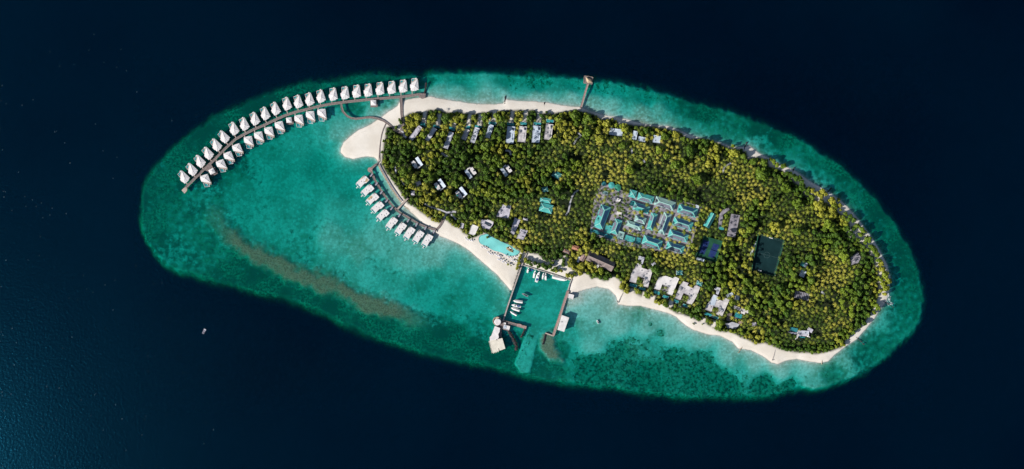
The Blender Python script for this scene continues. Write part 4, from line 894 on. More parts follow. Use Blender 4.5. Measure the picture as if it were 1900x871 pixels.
# ------------------------------------------------------------ harbour
def wall_thing(name, label, cat, pts, w, zt, mt, edge=None, z0=-3.5):
    c = P(*pts[0], zt); t_ = thing(name, label, cat, (*c, 0)); q_ = [(P(x, y, zt)[0]-c[0], P(x, y, zt)[1]-c[1]) for x, y in pts]
    MB().strip(q_, w, z0, zt).build('wall_body', M[mt], t_)
    if edge:
        for s in (-1, 1):
            m = MB()
            for i in range(len(q_)-1):
                d = Vector((q_[i+1][0]-q_[i][0], q_[i+1][1]-q_[i][1])); n = Vector((-d.y, d.x)).normalized()*(w/2-.2)*s
                m.bar((q_[i][0]+n.x, q_[i][1]+n.y, zt+.12), (q_[i+1][0]+n.x, q_[i+1][1]+n.y, zt+.12), .4, .24)
            m.build('edge_kerb', M[edge[(s+1)//2]], t_)
    EXC.append((pts, 'path', w/2+.5)); return t_
wall_thing('harbour_wall', 'long grey wall along the west side of the harbour basin', 'wall', [(977,470),(973.5,478),(966,498),(957,524),(949,547),(941,571),(933.5,596)], 3.2, 2.4, 'concrete', ('rock_dark', 'wood'))
wall_thing('quay_wall', 'thin pale quay wall along the head of the harbour basin', 'wall', [(968,491.5),(990,498.5),(1012,505),(1036,512.5),(1058,520.5)], 1.4, 1.8, 'concrete')
wall_thing('east_quay', 'pale curb of the east quay running down beside the sand', 'wall', [(1061,518),(1057,528),(1053.5,541)], 1.6, 1.8, 'concrete')
boardwalk('long pinkish timber jetty down the east side of the harbour', [(1054,540),(1048.5,556),(1042.5,575),(1036,595),(1030,612),(1026.5,623)], 4.6, 2.2, 'wood_pink', z0=-3)
t_ = wall_thing('harbour_pier', 'grey and pink timber arm closing the harbour mouth on the west', 'pier', [(931,596),(940,598.5),(952,601.5),(963,604.5),(976.5,607.8)], 4.6, 2.2, 'wood', ('wood', 'wood_light'))
c = t_.location; MB().prism(q(CR(890, 570, 8.71, [(598, 285), (630, 270), (670, 280), (690, 305), (758, 312), (748, 358), (600, 315)]), 2.3), 1.9, 2.42).build('pink_deck', M['wood_pink'], t_)
t_ = thing('service_deck', 'dark timber deck between the round tower and the small white shed', 'deck', (*P(933, 603, 2), 0)); c = t_.location
MB().prism(q(CR(890, 570, 8.71, [(340, 250), (430, 225), (500, 290), (470, 385), (360, 360), (350, 500), (300, 470), (330, 330), (250, 320), (255, 300)]), 1.9), -1, 1.85).build('deck', M['wood'], t_)
def rubble(label, pts, w, mt, n, zt=.7, name='breakwater', cat='breakwater', rmax=1.5, group=None):
    c = P(*pts[0]); t_ = thing(name, label, cat, (*c, 0), 0, group); m = MB(); seg = [math.dist(pts[i], pts[i+1]) for i in range(len(pts)-1)]; T = sum(seg)
    for k in range(n):
        s = random.random()*T; i = 0
        while s > seg[i] and i < len(seg)-1: s -= seg[i]; i += 1
        f = s/seg[i]; x = pts[i][0]*(1-f)+pts[i+1][0]*f; y = pts[i][1]*(1-f)+pts[i+1][1]*f
        g = random.gauss(0, .3)*w; x += g*.9; y += random.gauss(0, .3)*w*.6
        X_, Y_ = P(x, y); m.rock(X_-c[0], Y_-c[1], zt*(1-abs(g)/w)-.4, random.uniform(.5, 1)*rmax)
    m.build('rocks', M[mt], t_, kind='stuff'); EXC.append((pts, 'path', 2)); return t_
rubble('curving dark rock breakwater ending in a brown tip, inside the harbour mouth', [(942,612),(947,620),(951,627.4),(955,634),(958.3,641),(957.7,649)], 4.5, 'rock_dark', 420)
rubble('short dark rock spur below the tip of the harbour arm', [(974,611),(971.5,617),(967,626)], 2.2, 'rock_dark', 110)
rubble('dark rocks hugging the outer foot of the eastern jetty end', [(1013,619),(1010.5,628),(1007.5,639)], 2, 'rock_dark', 90)
rubble('dark rock line running off the end platform of the long boardwalk', [(791,154),(789.5,165),(787,178)], 2.0, 'rock_dark', 110)
wall_thing('jetty_head', 'pale pink wall across the head of the eastern rock spill', 'wall', [(1012,618.5),(1019,621),(1027.5,624)], 2.0, 1.4, 'wood_light')
# round tower
t_ = thing('round_tower', 'round building with pale ring wall and white disc roof at the harbour corner', 'tower', (*P(922.3, 596.4, 6), 0)); c = t_.location
m = MB(); n = 32
for i in range(n):
    a0, a1_ = 2*math.pi*i/n, 2*math.pi*(i+1)/n
    for (r0, r1, za, zb) in ((7.0, 7.9, 0, 5.2),):
        pts = [(r0*math.cos(a0), r0*math.sin(a0)), (r1*math.cos(a0), r1*math.sin(a0)), (r1*math.cos(a1_), r1*math.sin(a1_)), (r0*math.cos(a1_), r0*math.sin(a1_))]; m.prism(pts, za-2, zb)
m.build('ring_wall', M['wood_light'], t_)
MB().cyl(0, 0, -2, 3.6, 6.95, 28).build('terrace_floor', M['tan_roof'], t_)
MB().cyl(1.2, -1.0, 3.6, 7.4, 5.4, 28).build('upper_room', M['wall'], t_)
MB().cyl(1.2, -1.0, 7.4, 8.2, 6.2, 32, 5.6).build('disc_roof', M['flat_white'], t_)
# white harbour restaurant
nk = CR(890, 570, 8.71, [(245, 308), (330, 340), (322, 400), (300, 440), (310, 490), (290, 520), (165, 545), (162, 490), (190, 460)])
bgp = CR(890, 570, 8.71, [(158, 545), (270, 522), (268, 540), (290, 536), (284, 520), (365, 503), (415, 672), (322, 706), (312, 668), (302, 670), (312, 712), (210, 745)])
t_ = thing('harbour_restaurant', 'cream flat-roofed waterfront building with notched square deck at the harbour mouth', 'building', (*P(922, 630, 5), 0)); c = t_.location
MB().prism(shrink(q(nk, 5), .92), -2, 4.6).build('wall', M['wall'], t_); MB().prism(q(nk, 5), 4.6, 5.0).build('neck_roof', M['flat_white'], t_)
MB().prism(shrink(q(bgp, 4), .9), -2, 3.6).build('wall', M['wall'], t_); cr = mat('cream', (.58, .54, .46), .85, .06, .2); MB().prism(q(bgp, 4), 3.6, 4.0).build('square_roof', cr, t_)
pa = q(bgp, 4); A_, B_ = Vector(pa[0]), Vector(pa[-1])
for i in range(10):
    p_ = A_.lerp(B_, (i+.5)/10); MB().box(p_.x-.9, p_.y-.2, 1.6, 1.6, 1.1, 5.2, R(15)).build('buttress', cr, t_)
for i in range(4):
    p_ = B_.lerp(Vector(pa[-2]), (i+.5)/4); MB().box(p_.x, p_.y-.6, 1.6, 1.1, 1.3, 5.2, R(15)).build('buttress', cr, t_)
flat_building('dock_shed', 'small white and pale blue shed on the dark deck beside the round tower', 'shed', rect_px(939.8,607.8,11.5,7,-15), 'flat_white', 4.5, z0=1.8, units=1, exc=None, extra=[('glass_canopy', rect_px(937,606.8,5,6,-15), 4.8, 'blue_roof')])
flat_building('dock_shed', 'tiny white kiosk above the small shed at the harbour corner', 'shed', rect_px(936.5,600.6,4,3,-10), 'flat_white', 4, z0=2.3, units=0, exc=None)
flat_building('boathouse', 'large white boathouse roof beside the eastern jetty, over the water', 'boathouse', [(1042.3,585),(1056,589.8),(1046.7,616),(1034.3,612.3)], 'flat_white', 7.5, z0=.3, units=0, exc=None, extra=[('roof_vent', rect_px(1042.6,597.8,3,1.2,0), 7.9, 'metal')], parapet=False)
flat_building('boathouse', 'small white boathouse roof beside the upper eastern jetty', 'boathouse', [(1054.7,545.5),(1065,547.7),(1063,556),(1053.3,553)], 'flat_white', 4.5, z0=.3, units=0, exc=None)

# boats
def boat(label, px, py, L_, W_, ang, style='cabin', cat='boat', hm='white_paint'):
    c = P(px, py, 1); t_ = thing('motor_boat', label, cat, (*c, 0), R(ang))
    out = [(-.5, -.40), (.1, -.5), (.3, -.38), (.43, -.18), (.5, 0), (.43, .18), (.3, .38), (.1, .5), (-.5, .40)]
    bot = [(x*.94*L_, y*.7*W_) for x, y in out]; top = [(x*L_, y*W_) for x, y in out]; n = len(out); hh = 1.0+L_*.03
    v = [(x, y, -.4) for x, y in bot]+[(x, y, hh+.35*max(0, x/L_+.1)*2) for x, y in top]
    MB().add(v, [tuple(range(n-1, -1, -1))]+[(i, (i+1) % n, n+(i+1) % n, n+i) for i in range(n)]+[tuple(range(n, 2*n))]).build('hull', M[hm], t_)
    if style in ('cabin', 'yacht', 'open'):
        MB().prism([(x*.86*L_, y*.72*W_) for x, y in out if x < .45], hh+.02, hh+.28).build('deck', M['wood_light' if style == 'open' else 'fabric'], t_)
    if style == 'open':
        MB().box(-.05*L_, 0, hh+.8, L_*.14, W_*.4, 1.1).build('console', M['white_paint'], t_)
        MB().box(-.05*L_, 0, hh+1.9, L_*.3, W_*.6, .12).build('t_top', M['fabric'], t_)
    if style == 'cabin':
        MB().prism([(-.32*L_, -.3*W_), (.12*L_, -.32*W_), (.25*L_, -.15*W_), (.25*L_, .15*W_), (.12*L_, .32*W_), (-.32*L_, .3*W_)], hh+.2, hh+1.7).build('cabin', M['white_paint'], t_)
        MB().prism([(.10*L_, -.28*W_), (.2*L_, -.14*W_), (.2*L_, .14*W_), (.10*L_, .28*W_)], hh+1.7, hh+1.8).build('windscreen', M['glass'], t_)
    if style == 'yacht':
        MB().prism([(-.28*L_, -.33*W_), (.12*L_, -.33*W_), (.28*L_, -.12*W_), (.28*L_, .12*W_), (.12*L_, .33*W_), (-.28*L_, .33*W_)], hh+.2, hh+2.0).build('cabin', M['white_paint'], t_)
        MB().prism([(.05*L_, -.30*W_), (.16*L_, -.18*W_), (.16*L_, .18*W_), (.05*L_, .30*W_)], hh+2.0, hh+2.15).build('windscreen', M['glass'], t_)
        MB().box(-.24*L_, 0, hh+2.3, L_*.2, W_*.55, .2).build('aft_canopy', M['navy_cover'], t_)
        MB().box(-.02*L_, 0, hh+2.5, L_*.12, W_*.45, .8).build('flybridge', M['white_paint'], t_)
    if style == 'covered':
        v = [(-.48*L_, -.44*W_, hh+.1), (.1*L_, -.48*W_, hh+.2), (.38*L_, -.24*W_, hh+.3), (.38*L_, .24*W_, hh+.3), (.1*L_, .48*W_, hh+.2), (-.48*L_, .44*W_, hh+.1), (-.48*L_, 0, hh+1.6), (.36*L_, 0, hh+1.3)]
        MB().add(v, [(0, 1, 7, 6), (1, 2, 7), (2, 3, 7), (3, 4, 7), (4, 5, 6, 7), (5, 0, 6), (5, 4, 3, 2, 1, 0)]).build('canopy', M['flat_white'], t_)
    if style == 'tender':
        MB().box(-.1*L_, 0, hh+.1, L_*.5, W_*.5, .3).build('cockpit', M['glass'], t_); MB().box(-.47*L_, 0, hh+.2, .7, W_*.3, 1).build('outboard', M['dark'], t_)
    return t_
boat('small white motor boat moored alone at the left end of the quay', 979.6, 502, 9.5, 3.8, 75, 'cabin')
c = P(986.8, 501, .5); t_ = thing('floating_dock', 'small blue float between the leftmost two boats at the quay', 'float', (*c, 0), R(-10)); MB().box(0, 0, .25, 5, 3.6, .7).build('float', M['navy_cover'], t_); MB().box(.6, .3, .9, 2.2, 1.0, .6).build('jet_ski', M['navy_cover'], t_)
boat('slim white motor boat, second from the left at the quay', 991.6, 509, 14.5, 4, 77, 'cabin')
boat('largest white motor yacht at the quay with blue aft canopy', 997.8, 514, 20.5, 6.4, 72, 'yacht', 'yacht')
boat('narrow white boat right of the large yacht', 1007.6, 512.4, 12, 3.4, 80, 'cabin')
boat('white boat with squared stern, rightmost of the moored group at the quay', 1012.3, 513.6, 13, 4.2, 93, 'cabin')
boat('long white covered ferry boat lying along the quay corner', 1038.5, 517, 28, 7, -13, 'covered')
boat('grey and dark open boat floating in the middle left of the harbour', 974, 547.5, 13, 3.6, 155, 'tender', hm='metal')
boat('white covered boat, topmost of the four at the west wall', 961, 559.6, 18, 5.6, 172, 'covered')
boat('dark-windowed white boat, second of the four at the west wall', 957.6, 567.6, 18, 5.2, 170, 'yacht')
boat('white covered boat, third of the four at the west wall', 956.2, 574, 17, 5.4, 162, 'covered')
boat('short white covered boat, lowest of the four at the west wall', 952.7, 581.7, 14.5, 4.6, 150, 'covered')
boat('small white boat alone in the pale shallows south of the villas', 1108.9, 597.6, 7.5, 2.8, 118, 'tender')
# raft in open water
t_ = thing('floating_raft', 'small grey raft with a white end floating alone in the dark open sea', 'raft', (*P(378.8, 615.3), 0), R(62))
MB().box(0, 0, .35, 9, 4, .7).build('deck', M['fabric_grey'], t_); MB().box(4.0, 0, .6, 2.0, 4.2, 1.2).build('white_shelter', M['lavender'], t_)
for x in (-3.5, -1.0, 1.5): MB().box(x, 0, .8, .5, 4.4, .2).build('crossbeam', M['dark'], t_)
MB().box(-2.8, -.4, .9, 1.4, 1.2, .5).build('box', M['wood'], t_)

# sea sparkle modelled as pale whitecap specks, thickest towards the left
m = MB()
for i in range(130):
    x = 420*random.random()**1.6; y = random.uniform(60, 871)
    if float(sdf(np.array([x]), np.array([y]), REEF)[0]) > -14: continue
    X_, Y_ = P(x, y); a_ = R(70+random.uniform(-25, 25)); L_ = random.uniform(.5, 1.3); w_ = random.uniform(.15, .35); c_, s_ = math.cos(a_), math.sin(a_)
    m.add([(X_+c_*u-s_*v_, Y_+s_*u+c_*v_, zz_) for u, v_, zz_ in ((-L_, 0, .02), (0, -w_, .05), (L_, 0, .02), (0, w_, .05), (0, 0, .12))], [(0, 1, 4), (1, 2, 4), (2, 3, 4), (3, 0, 4)])
M['sparkle_foam'] = mat('sparkle_foam', (.20, .26, .30), .8, .1, 1)
m.build('whitecap_sparkle', M['sparkle_foam'], kind='stuff')
# north pier
t_ = boardwalk('long straight grey timber pier on the north reef', [(1077.5,201),(1081,189),(1085,175),(1088.5,163),(1091,155)], 3.6, 2.4, 'wood_pink')
t_ = thing('pier_pavilion', 'square pier-head deck with a tan tiled lounge roof', 'pavilion', (*P(1091, 149, 3), 0)); c = t_.location
MB().prism(q(CR(1060, 130, 10.886, [(262, 120), (335, 128), (335, 150), (440, 150), (420, 290), (243, 270)]), 2.4), 2.1, 2.45).build('deck', M['wood'], t_)
rp = q(CR(1060, 130, 10.886, [(290, 140), (400, 190), (415, 255), (330, 262), (308, 225)]), 5)
MB().prism(shrink(rp, .85), 2.4, 4.8).build('wall', M['wood'], t_); MB().fan(rp, 4.8, (.3, -.3, 6.6)).build('roof', M['tan_roof'], t_)
m = MB(); pk = q(CR(1060, 130, 10.886, [(262, 120), (335, 128), (440, 150), (420, 290), (243, 270)]), 2.6)
for i in range(5): m.bar((*pk[i], 2.7), (*pk[(i+1) % 5], 2.7), .4, .5)
m.build('rail', M['wood_light'], t_)
m = MB()
for x, y in pk: m.cyl(x*.9, y*.9, -12, 2.2, .5, 6)
m.build('piles', M['wood'], t_, kind='stuff')
# groynes
for pts, mt, lab in (([(938,178),(937,186),(936.5,193)], 'rock_dark', 'short dark groyne on the north beach above the beach villas'), ([(1010.5,190.5),(1009.5,197)], 'rock_dark', 'stubby dark groyne on the shaded north beach'),
    ([(1386,264),(1383,271),(1380,279)], 'rock_dark', 'dark Y-tipped groyne on the north-east shore'), ([(1474,311),(1471,318)], 'rock_dark', 'tiny dark groyne on the north-east beach'), ([(1543,349),(1539,353),(1535,357)], 'rock_dark', 'dark groyne slanting off the north-east beach'),
    ([(1635.5,558),(1646,563),(1658,571)], 'rock_dark', 'dark groyne reaching out beside the white surf on the east shore'), ([(1583,621),(1591,628),(1604,640)], 'rock_dark', 'dark broken groyne at the south-east corner of the beach'),
    ([(1381,638),(1375,647),(1370,655)], 'rock_tan', 'thin tan groyne on the south beach right of the villas'), ([(1525,662),(1525,670),(1525,676)], 'rock_tan', 'short upright groyne at the south-east beach'), ([(1439,649.5),(1436,660),(1432,670)], 'concrete', 'pale hooked groyne in the middle of the south-east beach'), ([(1155.5,545),(1151,554),(1147,562)], 'concrete', 'pale concrete groyne below the westernmost courtyard villa')):
    rubble(lab, pts, 1.5, mt, 60, .8, 'groyne', 'groyne', 1.0)
for pts, lab in (([(1156,544),(1151,553),(1147,562),(1144.5,560)], 'pale concrete spine of the groyne below the westernmost courtyard villa'), ([(1439,649),(1436,660),(1432.5,669),(1436,668)], 'pale concrete hook of the groyne on the south-east beach')):
    wall_thing('concrete_groyne', lab, 'groyne', pts, 1.4, 1.5, 'concrete')
rubble('scatter of dark rocks along the waterline of the south-east beach', [(1488,662),(1500,664),(1512,665),(1522,667)], 5, 'rock_dark', 40, .6, 'rock_scatter', 'rocks', .8)
# surf by the east groyne
m = MB(); c0 = P(1648, 548)
for i in range(130):
    k = random.random(); x = 1647+k*5+random.gauss(0, 1.3+1.2*k); y = 540+k*27+random.uniform(-1, 1); X_, Y_ = P(x, y); m.rock(X_-c0[0], Y_-c0[1], 0, random.uniform(.15, .55))
o = m.build('surf_foam', M['foam'], kind='stuff'); o.location = (*c0, .05)

# ------------------------------------------------------------ vegetation
def leafmat(name, c_lo, c_hi, c_alt):
    m = bpy.data.materials.new(name); m.use_nodes = True; t, N, L, b = nt(m)
    pos = N.new('ShaderNodeNewGeometry').outputs['Position']; tint = attr(N, 'tint')
    n = noi(N, L, pos, .45, 3, .6); n_b = noi(N, L, pos, .012, 3)
    col = mixc(N, L, mrange(N, L, mth(N, L, 'ADD', mth(N, L, 'MULTIPLY', n, .5), mth(N, L, 'MULTIPLY', tint, .6)), .25, .85), c_lo, c_hi)
    col = mixc(N, L, mrange(N, L, mth(N, L, 'ADD', tint, n_b), 1.05, 1.45, 0, .8), col, c_alt)
    L.new(col, b.inputs['Base Color']); b.inputs['Roughness'].default_value = .6; b.inputs['Specular IOR Level'].default_value = .25
    tl = N.new('ShaderNodeBsdfTranslucent'); L.new(col, tl.inputs[0]); mx = N.new('ShaderNodeMixShader'); mx.inputs[0].default_value = .22
    L.new(b.outputs[0], mx.inputs[1]); L.new(tl.outputs[0], mx.inputs[2]); L.new(mx.outputs[0], N['Material Output'].inputs['Surface'])
    return m
M['palm_leaf'] = leafmat('palm_leaf', (.05, .09, .008), (.265, .29, .034), (.36, .33, .05))
M['broad_leaf'] = leafmat('broad_leaf', (.045, .10, .008), (.185, .25, .018), (.29, .275, .032))

def palm_arrays(rs):
    """crown: bent fronds; trunk: leaning tapered post. height 1 unit = metre; crown centre at (0,0,0)"""
    V = []; F = []
    n = rs.randint(9, 12)
    for i in range(n):
        az = 2*math.pi*i/n+rs.uniform(-.25, .25); L_ = rs.uniform(3.3, 5.0); up = rs.uniform(.1, .75); w = rs.uniform(.34, .48)
        ca, sa = math.cos(az), math.sin(az); base = len(V)
        for k in range(4):
            f = k/3; r = L_*f*(1-.08*f); z = up*L_*f*.55-L_*.62*f*f; ww = w*(.45, 1.0, .8, .12)[k]
            for s in (-1, 1): V.append((ca*r-sa*ww*s, sa*r+ca*ww*s, z-.18*(k in (1, 2))))
        for k in range(3): a_ = base+2*k; F.append((a_, a_+1, a_+3, a_+2))
    return np.array(V), np.array(F)
def tree_arrays(rs, r=1.0, hgt=.8, lobes=11, leaves=34, ls=.16):
    """crown of leaf faces gathered on lobes, unit radius"""
    V = []; F = []
    cs = [(0, 0, .25*hgt, .55)]
    for i in range(lobes):
        a_ = rs.uniform(0, 6.283); q_ = math.sqrt(rs.uniform(.06, 1))*.68; cs.append((q_*math.cos(a_), q_*math.sin(a_), hgt*(rs.uniform(.0, .75)*(1.15-q_)), rs.uniform(.20, .36)))
    for (cx, cy, cz, cr_) in cs:
        for k in range(int(leaves*(cr_/.32)**2)):
            u = rs.uniform(-.35, 1); a_ = rs.uniform(0, 6.283); s = math.sqrt(1-u*u); rr = cr_*rs.uniform(.82, 1.10)
            n_ = Vector((s*math.cos(a_), s*math.sin(a_), u*.85)); p_ = Vector((cx, cy, cz))+n_*rr
            nn = (n_+Vector((rs.uniform(-.6, .6), rs.uniform(-.6, .6), rs.uniform(-.4, .6)))).normalized()
            t1 = nn.orthogonal().normalized(); t2 = nn.cross(t1); w = ls*rs.uniform(.7, 1.3); b = len(V)
            V.extend([tuple(p_+t1*w), tuple(p_+t2*w*.8), tuple(p_-t1*w), tuple(p_-t2*w*.8)]); F.append((b, b+1, b+2, b+3))
        # inner dark-catching core so that the crown is closed
        b = len(V)
        for (px_, py_, pz_) in ((1, 0, 0), (0, 1, 0), (-1, 0, 0), (0, -1, 0), (0, 0, 1), (0, 0, -1)): V.append((cx+px_*cr_*.78, cy+py_*cr_*.78, cz+pz_*cr_*.7))
        for f_ in ((0, 1, 4), (1, 2, 4), (2, 3, 4), (3, 0, 4), (1, 0, 5), (2, 1, 5), (3, 2, 5), (0, 3, 5)): F.append((b+f_[0], b+f_[1], b+f_[2], b+f_[2]))
    return np.array(V), np.array(F)
def mesh_np(name, V, F, tint, m):
    me = bpy.data.meshes.new(name)
    if (F[:, 2] == F[:, 3]).any():
        tri = F[:, 2] == F[:, 3]; sizes = np.where(tri, 3, 4); flat = F[np.arange(4)[None, :] < sizes[:, None]]
    else: sizes = np.full(len(F), 4); flat = F.ravel()
    me.vertices.add(len(V)); me.vertices.foreach_set('co', V.astype(np.float32).ravel())
    me.loops.add(len(flat)); me.loops.foreach_set('vertex_index', flat.astype(np.int32))
    me.polygons.add(len(F)); st = np.concatenate([[0], np.cumsum(sizes)[:-1]]); me.polygons.foreach_set('loop_start', st.astype(np.int32))
    me.update(calc_edges=True)
    at = me.attributes.new('tint', 'FLOAT', 'POINT'); at.data.foreach_set('value', np.broadcast_to(tint, len(V)).astype(np.float32).copy()); me.materials.append(m); return me
rs = random.Random(11)
PA = [palm_arrays(rs) for _ in range(8)]; TA = [tree_arrays(rs) for _ in range(8)]

# where trees may stand
STEPM = 1.0; mx = np.arange(690, 1670, STEPM); my = np.arange(190, 690, STEPM); MX, MY = np.meshgrid(mx, my)
vd = sdf(MX, MY, VEG)
free = np.full(MX.shape, 99.0)        # distance to the nearest thing that must stay open
for e_ in EXC:
    if len(e_) == 3:
        pts, _, w = e_; xs = [p_[0] for p_ in pts]; ys = [p_[1] for p_ in pts]; mg = w+12
    else:
        pts, w = e_; xs = [p_[0] for p_ in pts]; ys = [p_[1] for p_ in pts]; mg = w+12
    j0, j1 = np.searchsorted(mx, [min(xs)-mg, max(xs)+mg]); i0, i1 = np.searchsorted(my, [min(ys)-mg, max(ys)+mg])
    if j1 <= j0 or i1 <= i0: continue
    sx, sy = MX[i0:i1, j0:j1], MY[i0:i1, j0:j1]
    d = dist_path(sx, sy, pts)-w if len(e_) == 3 else -sdf(sx, sy, pts)-w
    free[i0:i1, j0:j1] = np.minimum(free[i0:i1, j0:j1], d)
yin = inside(MX, MY, YARD); ybd = dist_path(MX, MY, YARD, True)
def at_(A, x, y):
    i = int((y-190)/STEPM); j = int((x-690)/STEPM)
    return A[i, j] if 0 <= i < A.shape[0] and 0 <= j < A.shape[1] else -99
bign = fbm(MX, MY, 55, 91, 3); medn = fbm(MX, MY, 22, 95, 3)
trees = []   # (x, y, r, height, kind, tint)
BIG = [(1308.7,264,9),(1329,275,10),(1362,284,12),(1379,290,9),(1399,300,10),(1418,301,9),(1415,325,17),(1459,348,14),(1489,349,9),(1521,381,13),(1546,401,12),(1537,414,11),(1294,332,14),(1283,282,7),(1480,378,13),(1438,421,13),(1482,430,11),(1067,216,13),(1091,220,11),(1090,245,14),(1127,229,11),
 (1160,239,11),(1157,270,10),(1200,242,9),(1236,254,10),(1256,250,10),(1224,277,10),(1281,281,11),(1256,306,12),(1171,316,12),(1237,289,9),(1116,258,12),(1269,300,10),(803,217,11),(828,217,11),(847,223,9),(858,216,9),(879,219,7),(900,217,9),(921,215,9),(756,221,7),(776,218,9),(766,231,7),(750,281,10),(828,236,6),
 (900,272,13),(903,290,11),(920,295,11),(928,306,10),(828,299,10),(843,300,9),(861,292,10),(893,308,9),(817,319,8),(799,331,8),(769,328,7),(790,346,9),(932,414,10),(1189,394,6),(1218,501,11),(1080,494,11),(1096,493,9),(1104,511,8),(1116,504,8),(1126,516,7),(1059,491,9),(1077,505,8),(1038,221,11),(1042,240,9),(1050,252,9),
 (958,222,7),(982,220,8),(940,218,7),(1005,215,6),(1028,262,9),(985,283,10),(1035,358,9),(1349,240,0)]
for x, y, r in BIG:
    if r: trees.append((x, y, r, (random.uniform(9, 13) if sdf(np.array([x]), np.array([y]), VEG)[0] > 22 else random.uniform(5, 8))+r*.3, 'b', random.random()))
cell = {}
def near(x, y, r, k_=.80):
    ci, cj = int(x//12), int(y//12)
    for i in (-2, -1, 0, 1, 2):
        for j in (-2, -1, 0, 1, 2):
            for (a_, b_, c_) in cell.get((ci+i, cj+j), ()):
                if (a_-x)**2+(b_-y)**2 < ((c_+r)*k_)**2: return True
    return False
for t in trees: cell.setdefault((int(t[0]//12), int(t[1]//12)), []).append((t[0], t[1], t[2]*.85))
ys_, xs_ = np.nonzero(vd > .5); order = rng.permutation(len(ys_))
cand = [(mx[xs_[k]]+rng.random(), my[ys_[k]]+rng.random()) for k in order]
# broad trees first, then palms, then shrubs in what is left
def west(x): return 1-min(1, max(0, (x-880)/140))
for ps in range(3):
    for (x, y) in (cand if ps else cand[::2]):
        v = at_(vd, x, y); f = at_(free, x, y)
        if at_(yin, x, y) == True and not (f > 2.2 and at_(ybd, x, y) < 7) and (ps < 1 or f < 2 or random.random() > (.16 if x < 1174 and y < 402 and ps == 1 else .04)): continue
        w_ = west(x); edge = v < 14
        if ps == 0:
            pb = .42*w_+(.42 if edge else 0)+.75*at_(bign, x, y)-.02
            if random.random() > pb: continue
            r = (random.uniform(4.2, 9.0)+(random.random()**3)*4)*(1 if not edge else .85)
            if v < 7: r = min(r, 3.5+v*.4)
            if f < r*.72 or v < r*.55: continue
            if near(x, y, r, .66): continue
            h = random.uniform(7, 13)+r*.2 if not edge else random.uniform(4.5, 8)
            trees.append((x, y, r, h, 'b', random.random()))
        elif ps == 1:
            r = random.uniform(3.6, 4.9)
            if f < 1.7 or v < 2.0: continue
            if v < 6 and random.random() > .25: continue
            if at_(medn, x, y) < -.36: continue
            if near(x, y, r, random.choice((.72, .78, .86))): continue
            trees.append((x, y, r, random.uniform(8, 15)+5*at_(bign, x, y)-(3 if edge else 0), 'p', random.random()))
        else:
            r = random.uniform(1.5, 2.8)
            if random.random() > (1 if v < 10 else .12+.5*w_): continue
            if f < r*.6 or v < 1 or near(x, y, r): continue
            if at_(medn, x, y) < -.36 and random.random() < .8: continue
            trees.append((x, y, r, random.uniform(2.5, 6), 'b', random.random()))
        cell.setdefault((int(x//12), int(y//12)), []).append((x, y, r))
# single bushes on the sand: beyond the edge of the woods
HEDGE = [(969+i*-.9+random.uniform(-.6, .6)-3, 474+i*3.2, 2.6) for i in range(9)]+[(976+i*5.2+random.uniform(-1.5, 1.5), 484+i*1.5+random.uniform(-2, 4), random.uniform(2.2, 3.8)) for i in range(13)]+[(1045+random.uniform(-3, 3), 481+i*3, 3.2) for i in range(5)]
BUSH = [(768,213,4),(741,222,3.4),(744,228,4),(735,237,3.5),(749,237,3.5),(718,248,3),(712,262,3),(709,282,3),(960,483,2.0),(943,491,2.2),(948,493,1.6),(964,488,3),(966,478,2.6),(962,497,2.4),(982,487,5),(976,482,4),(993,489,4),(1000,495,4),(1008,492,4.5),(1013,497,4.5),(1021,494,4.5),(1031,498,4),(1026,488,4),(1041.5,503.5,3),(1053,511,4.5),(1060,512,5),(1066,509,4),
 (1163,540,6),(1155,531,5),(1184,541,5),(1179,537,3),(1200,547,6),(1217,560,4.5),(1224,562,4.5),(1237,567,6),(1230,560,4),(1261,575,5),(1258,577,4),(1283,585,5),(1276,580,4),(1300,592,4),(1318,597,4.5),(1332,608,5),(1320,598,4),(1336,612,3),(1288,602,1.6),(1303,602,1.4),(1286,600,1.2),
 (1455,308,4),(1461,322,4),(1468,326,5),(1477,330,5),(1484,331,4.5),(1490,345,5),(1500,352,4.5),(1507,353,4),(1516,359,3.5),(1527,356,4.5),(1532,360,3.6),(1544,372,5.5),(1548,382,5),(1558,381,3.5),(1545,390,5),(1560,390,2),(1570,398,3.5),(1578,403,4.5),(1585,408,4),(1574,408,4),(1590,420,4),(1599,425,4.5),(1603,430,4),(1598,436,4),(1612,444,5),(1606,450,3.5),
 (1618,458,4.5),(1624,466,5),(1628,474,4),(1632,484,4),(1636,490,4),(1638,500,4.5),(1644,512,6),(1648,522,5),(1640,528,5),(1646,535,5),(1636,520,4),(1634,540,3.5),(1642,546,3.5),(1626,567,4.5),(1630,572,3.5),(1622,580,3),(1612,585,3.5),(1604,600,4),(1583,617,3.5),(1574,626,3),(1565,640,3),(1595,606,3),(1547,390,4),(1562,634,4),(1573,424,4.5),(1578,433,4),(1584,440,4),(1592,446,3.5),(1570,416,4),(1584,424,3.5),(1550,386,4),(1566,405,4),(1602,458,3.5),(1610,464,3.5),(1618,480,3.5),(1556,372,3),(1488,338,4),(1498,358,4),(1506,366,4),(1523,364,4),(1627,500,3),(1630,516,3),
 (1436,300,4),(1442,306,3.4),(1430,296,3.6),(1014,208,2.6),(1360,271,4),(1375,279,4),(870,441,3),(880,437,3),(836,411,4),(846,418,4),(851,421,3),(905,440,3)]
for x, y, r in [(a_, b_, c_*1.2) for a_, b_, c_ in [(x_, y_, r_*(1.35 if x_ > 1430 else 1)) for x_, y_, r_ in BUSH]+HEDGE]: trees.append((x, y, r, r*.75+random.uniform(1.6, 2.6), 'b', random.random()))
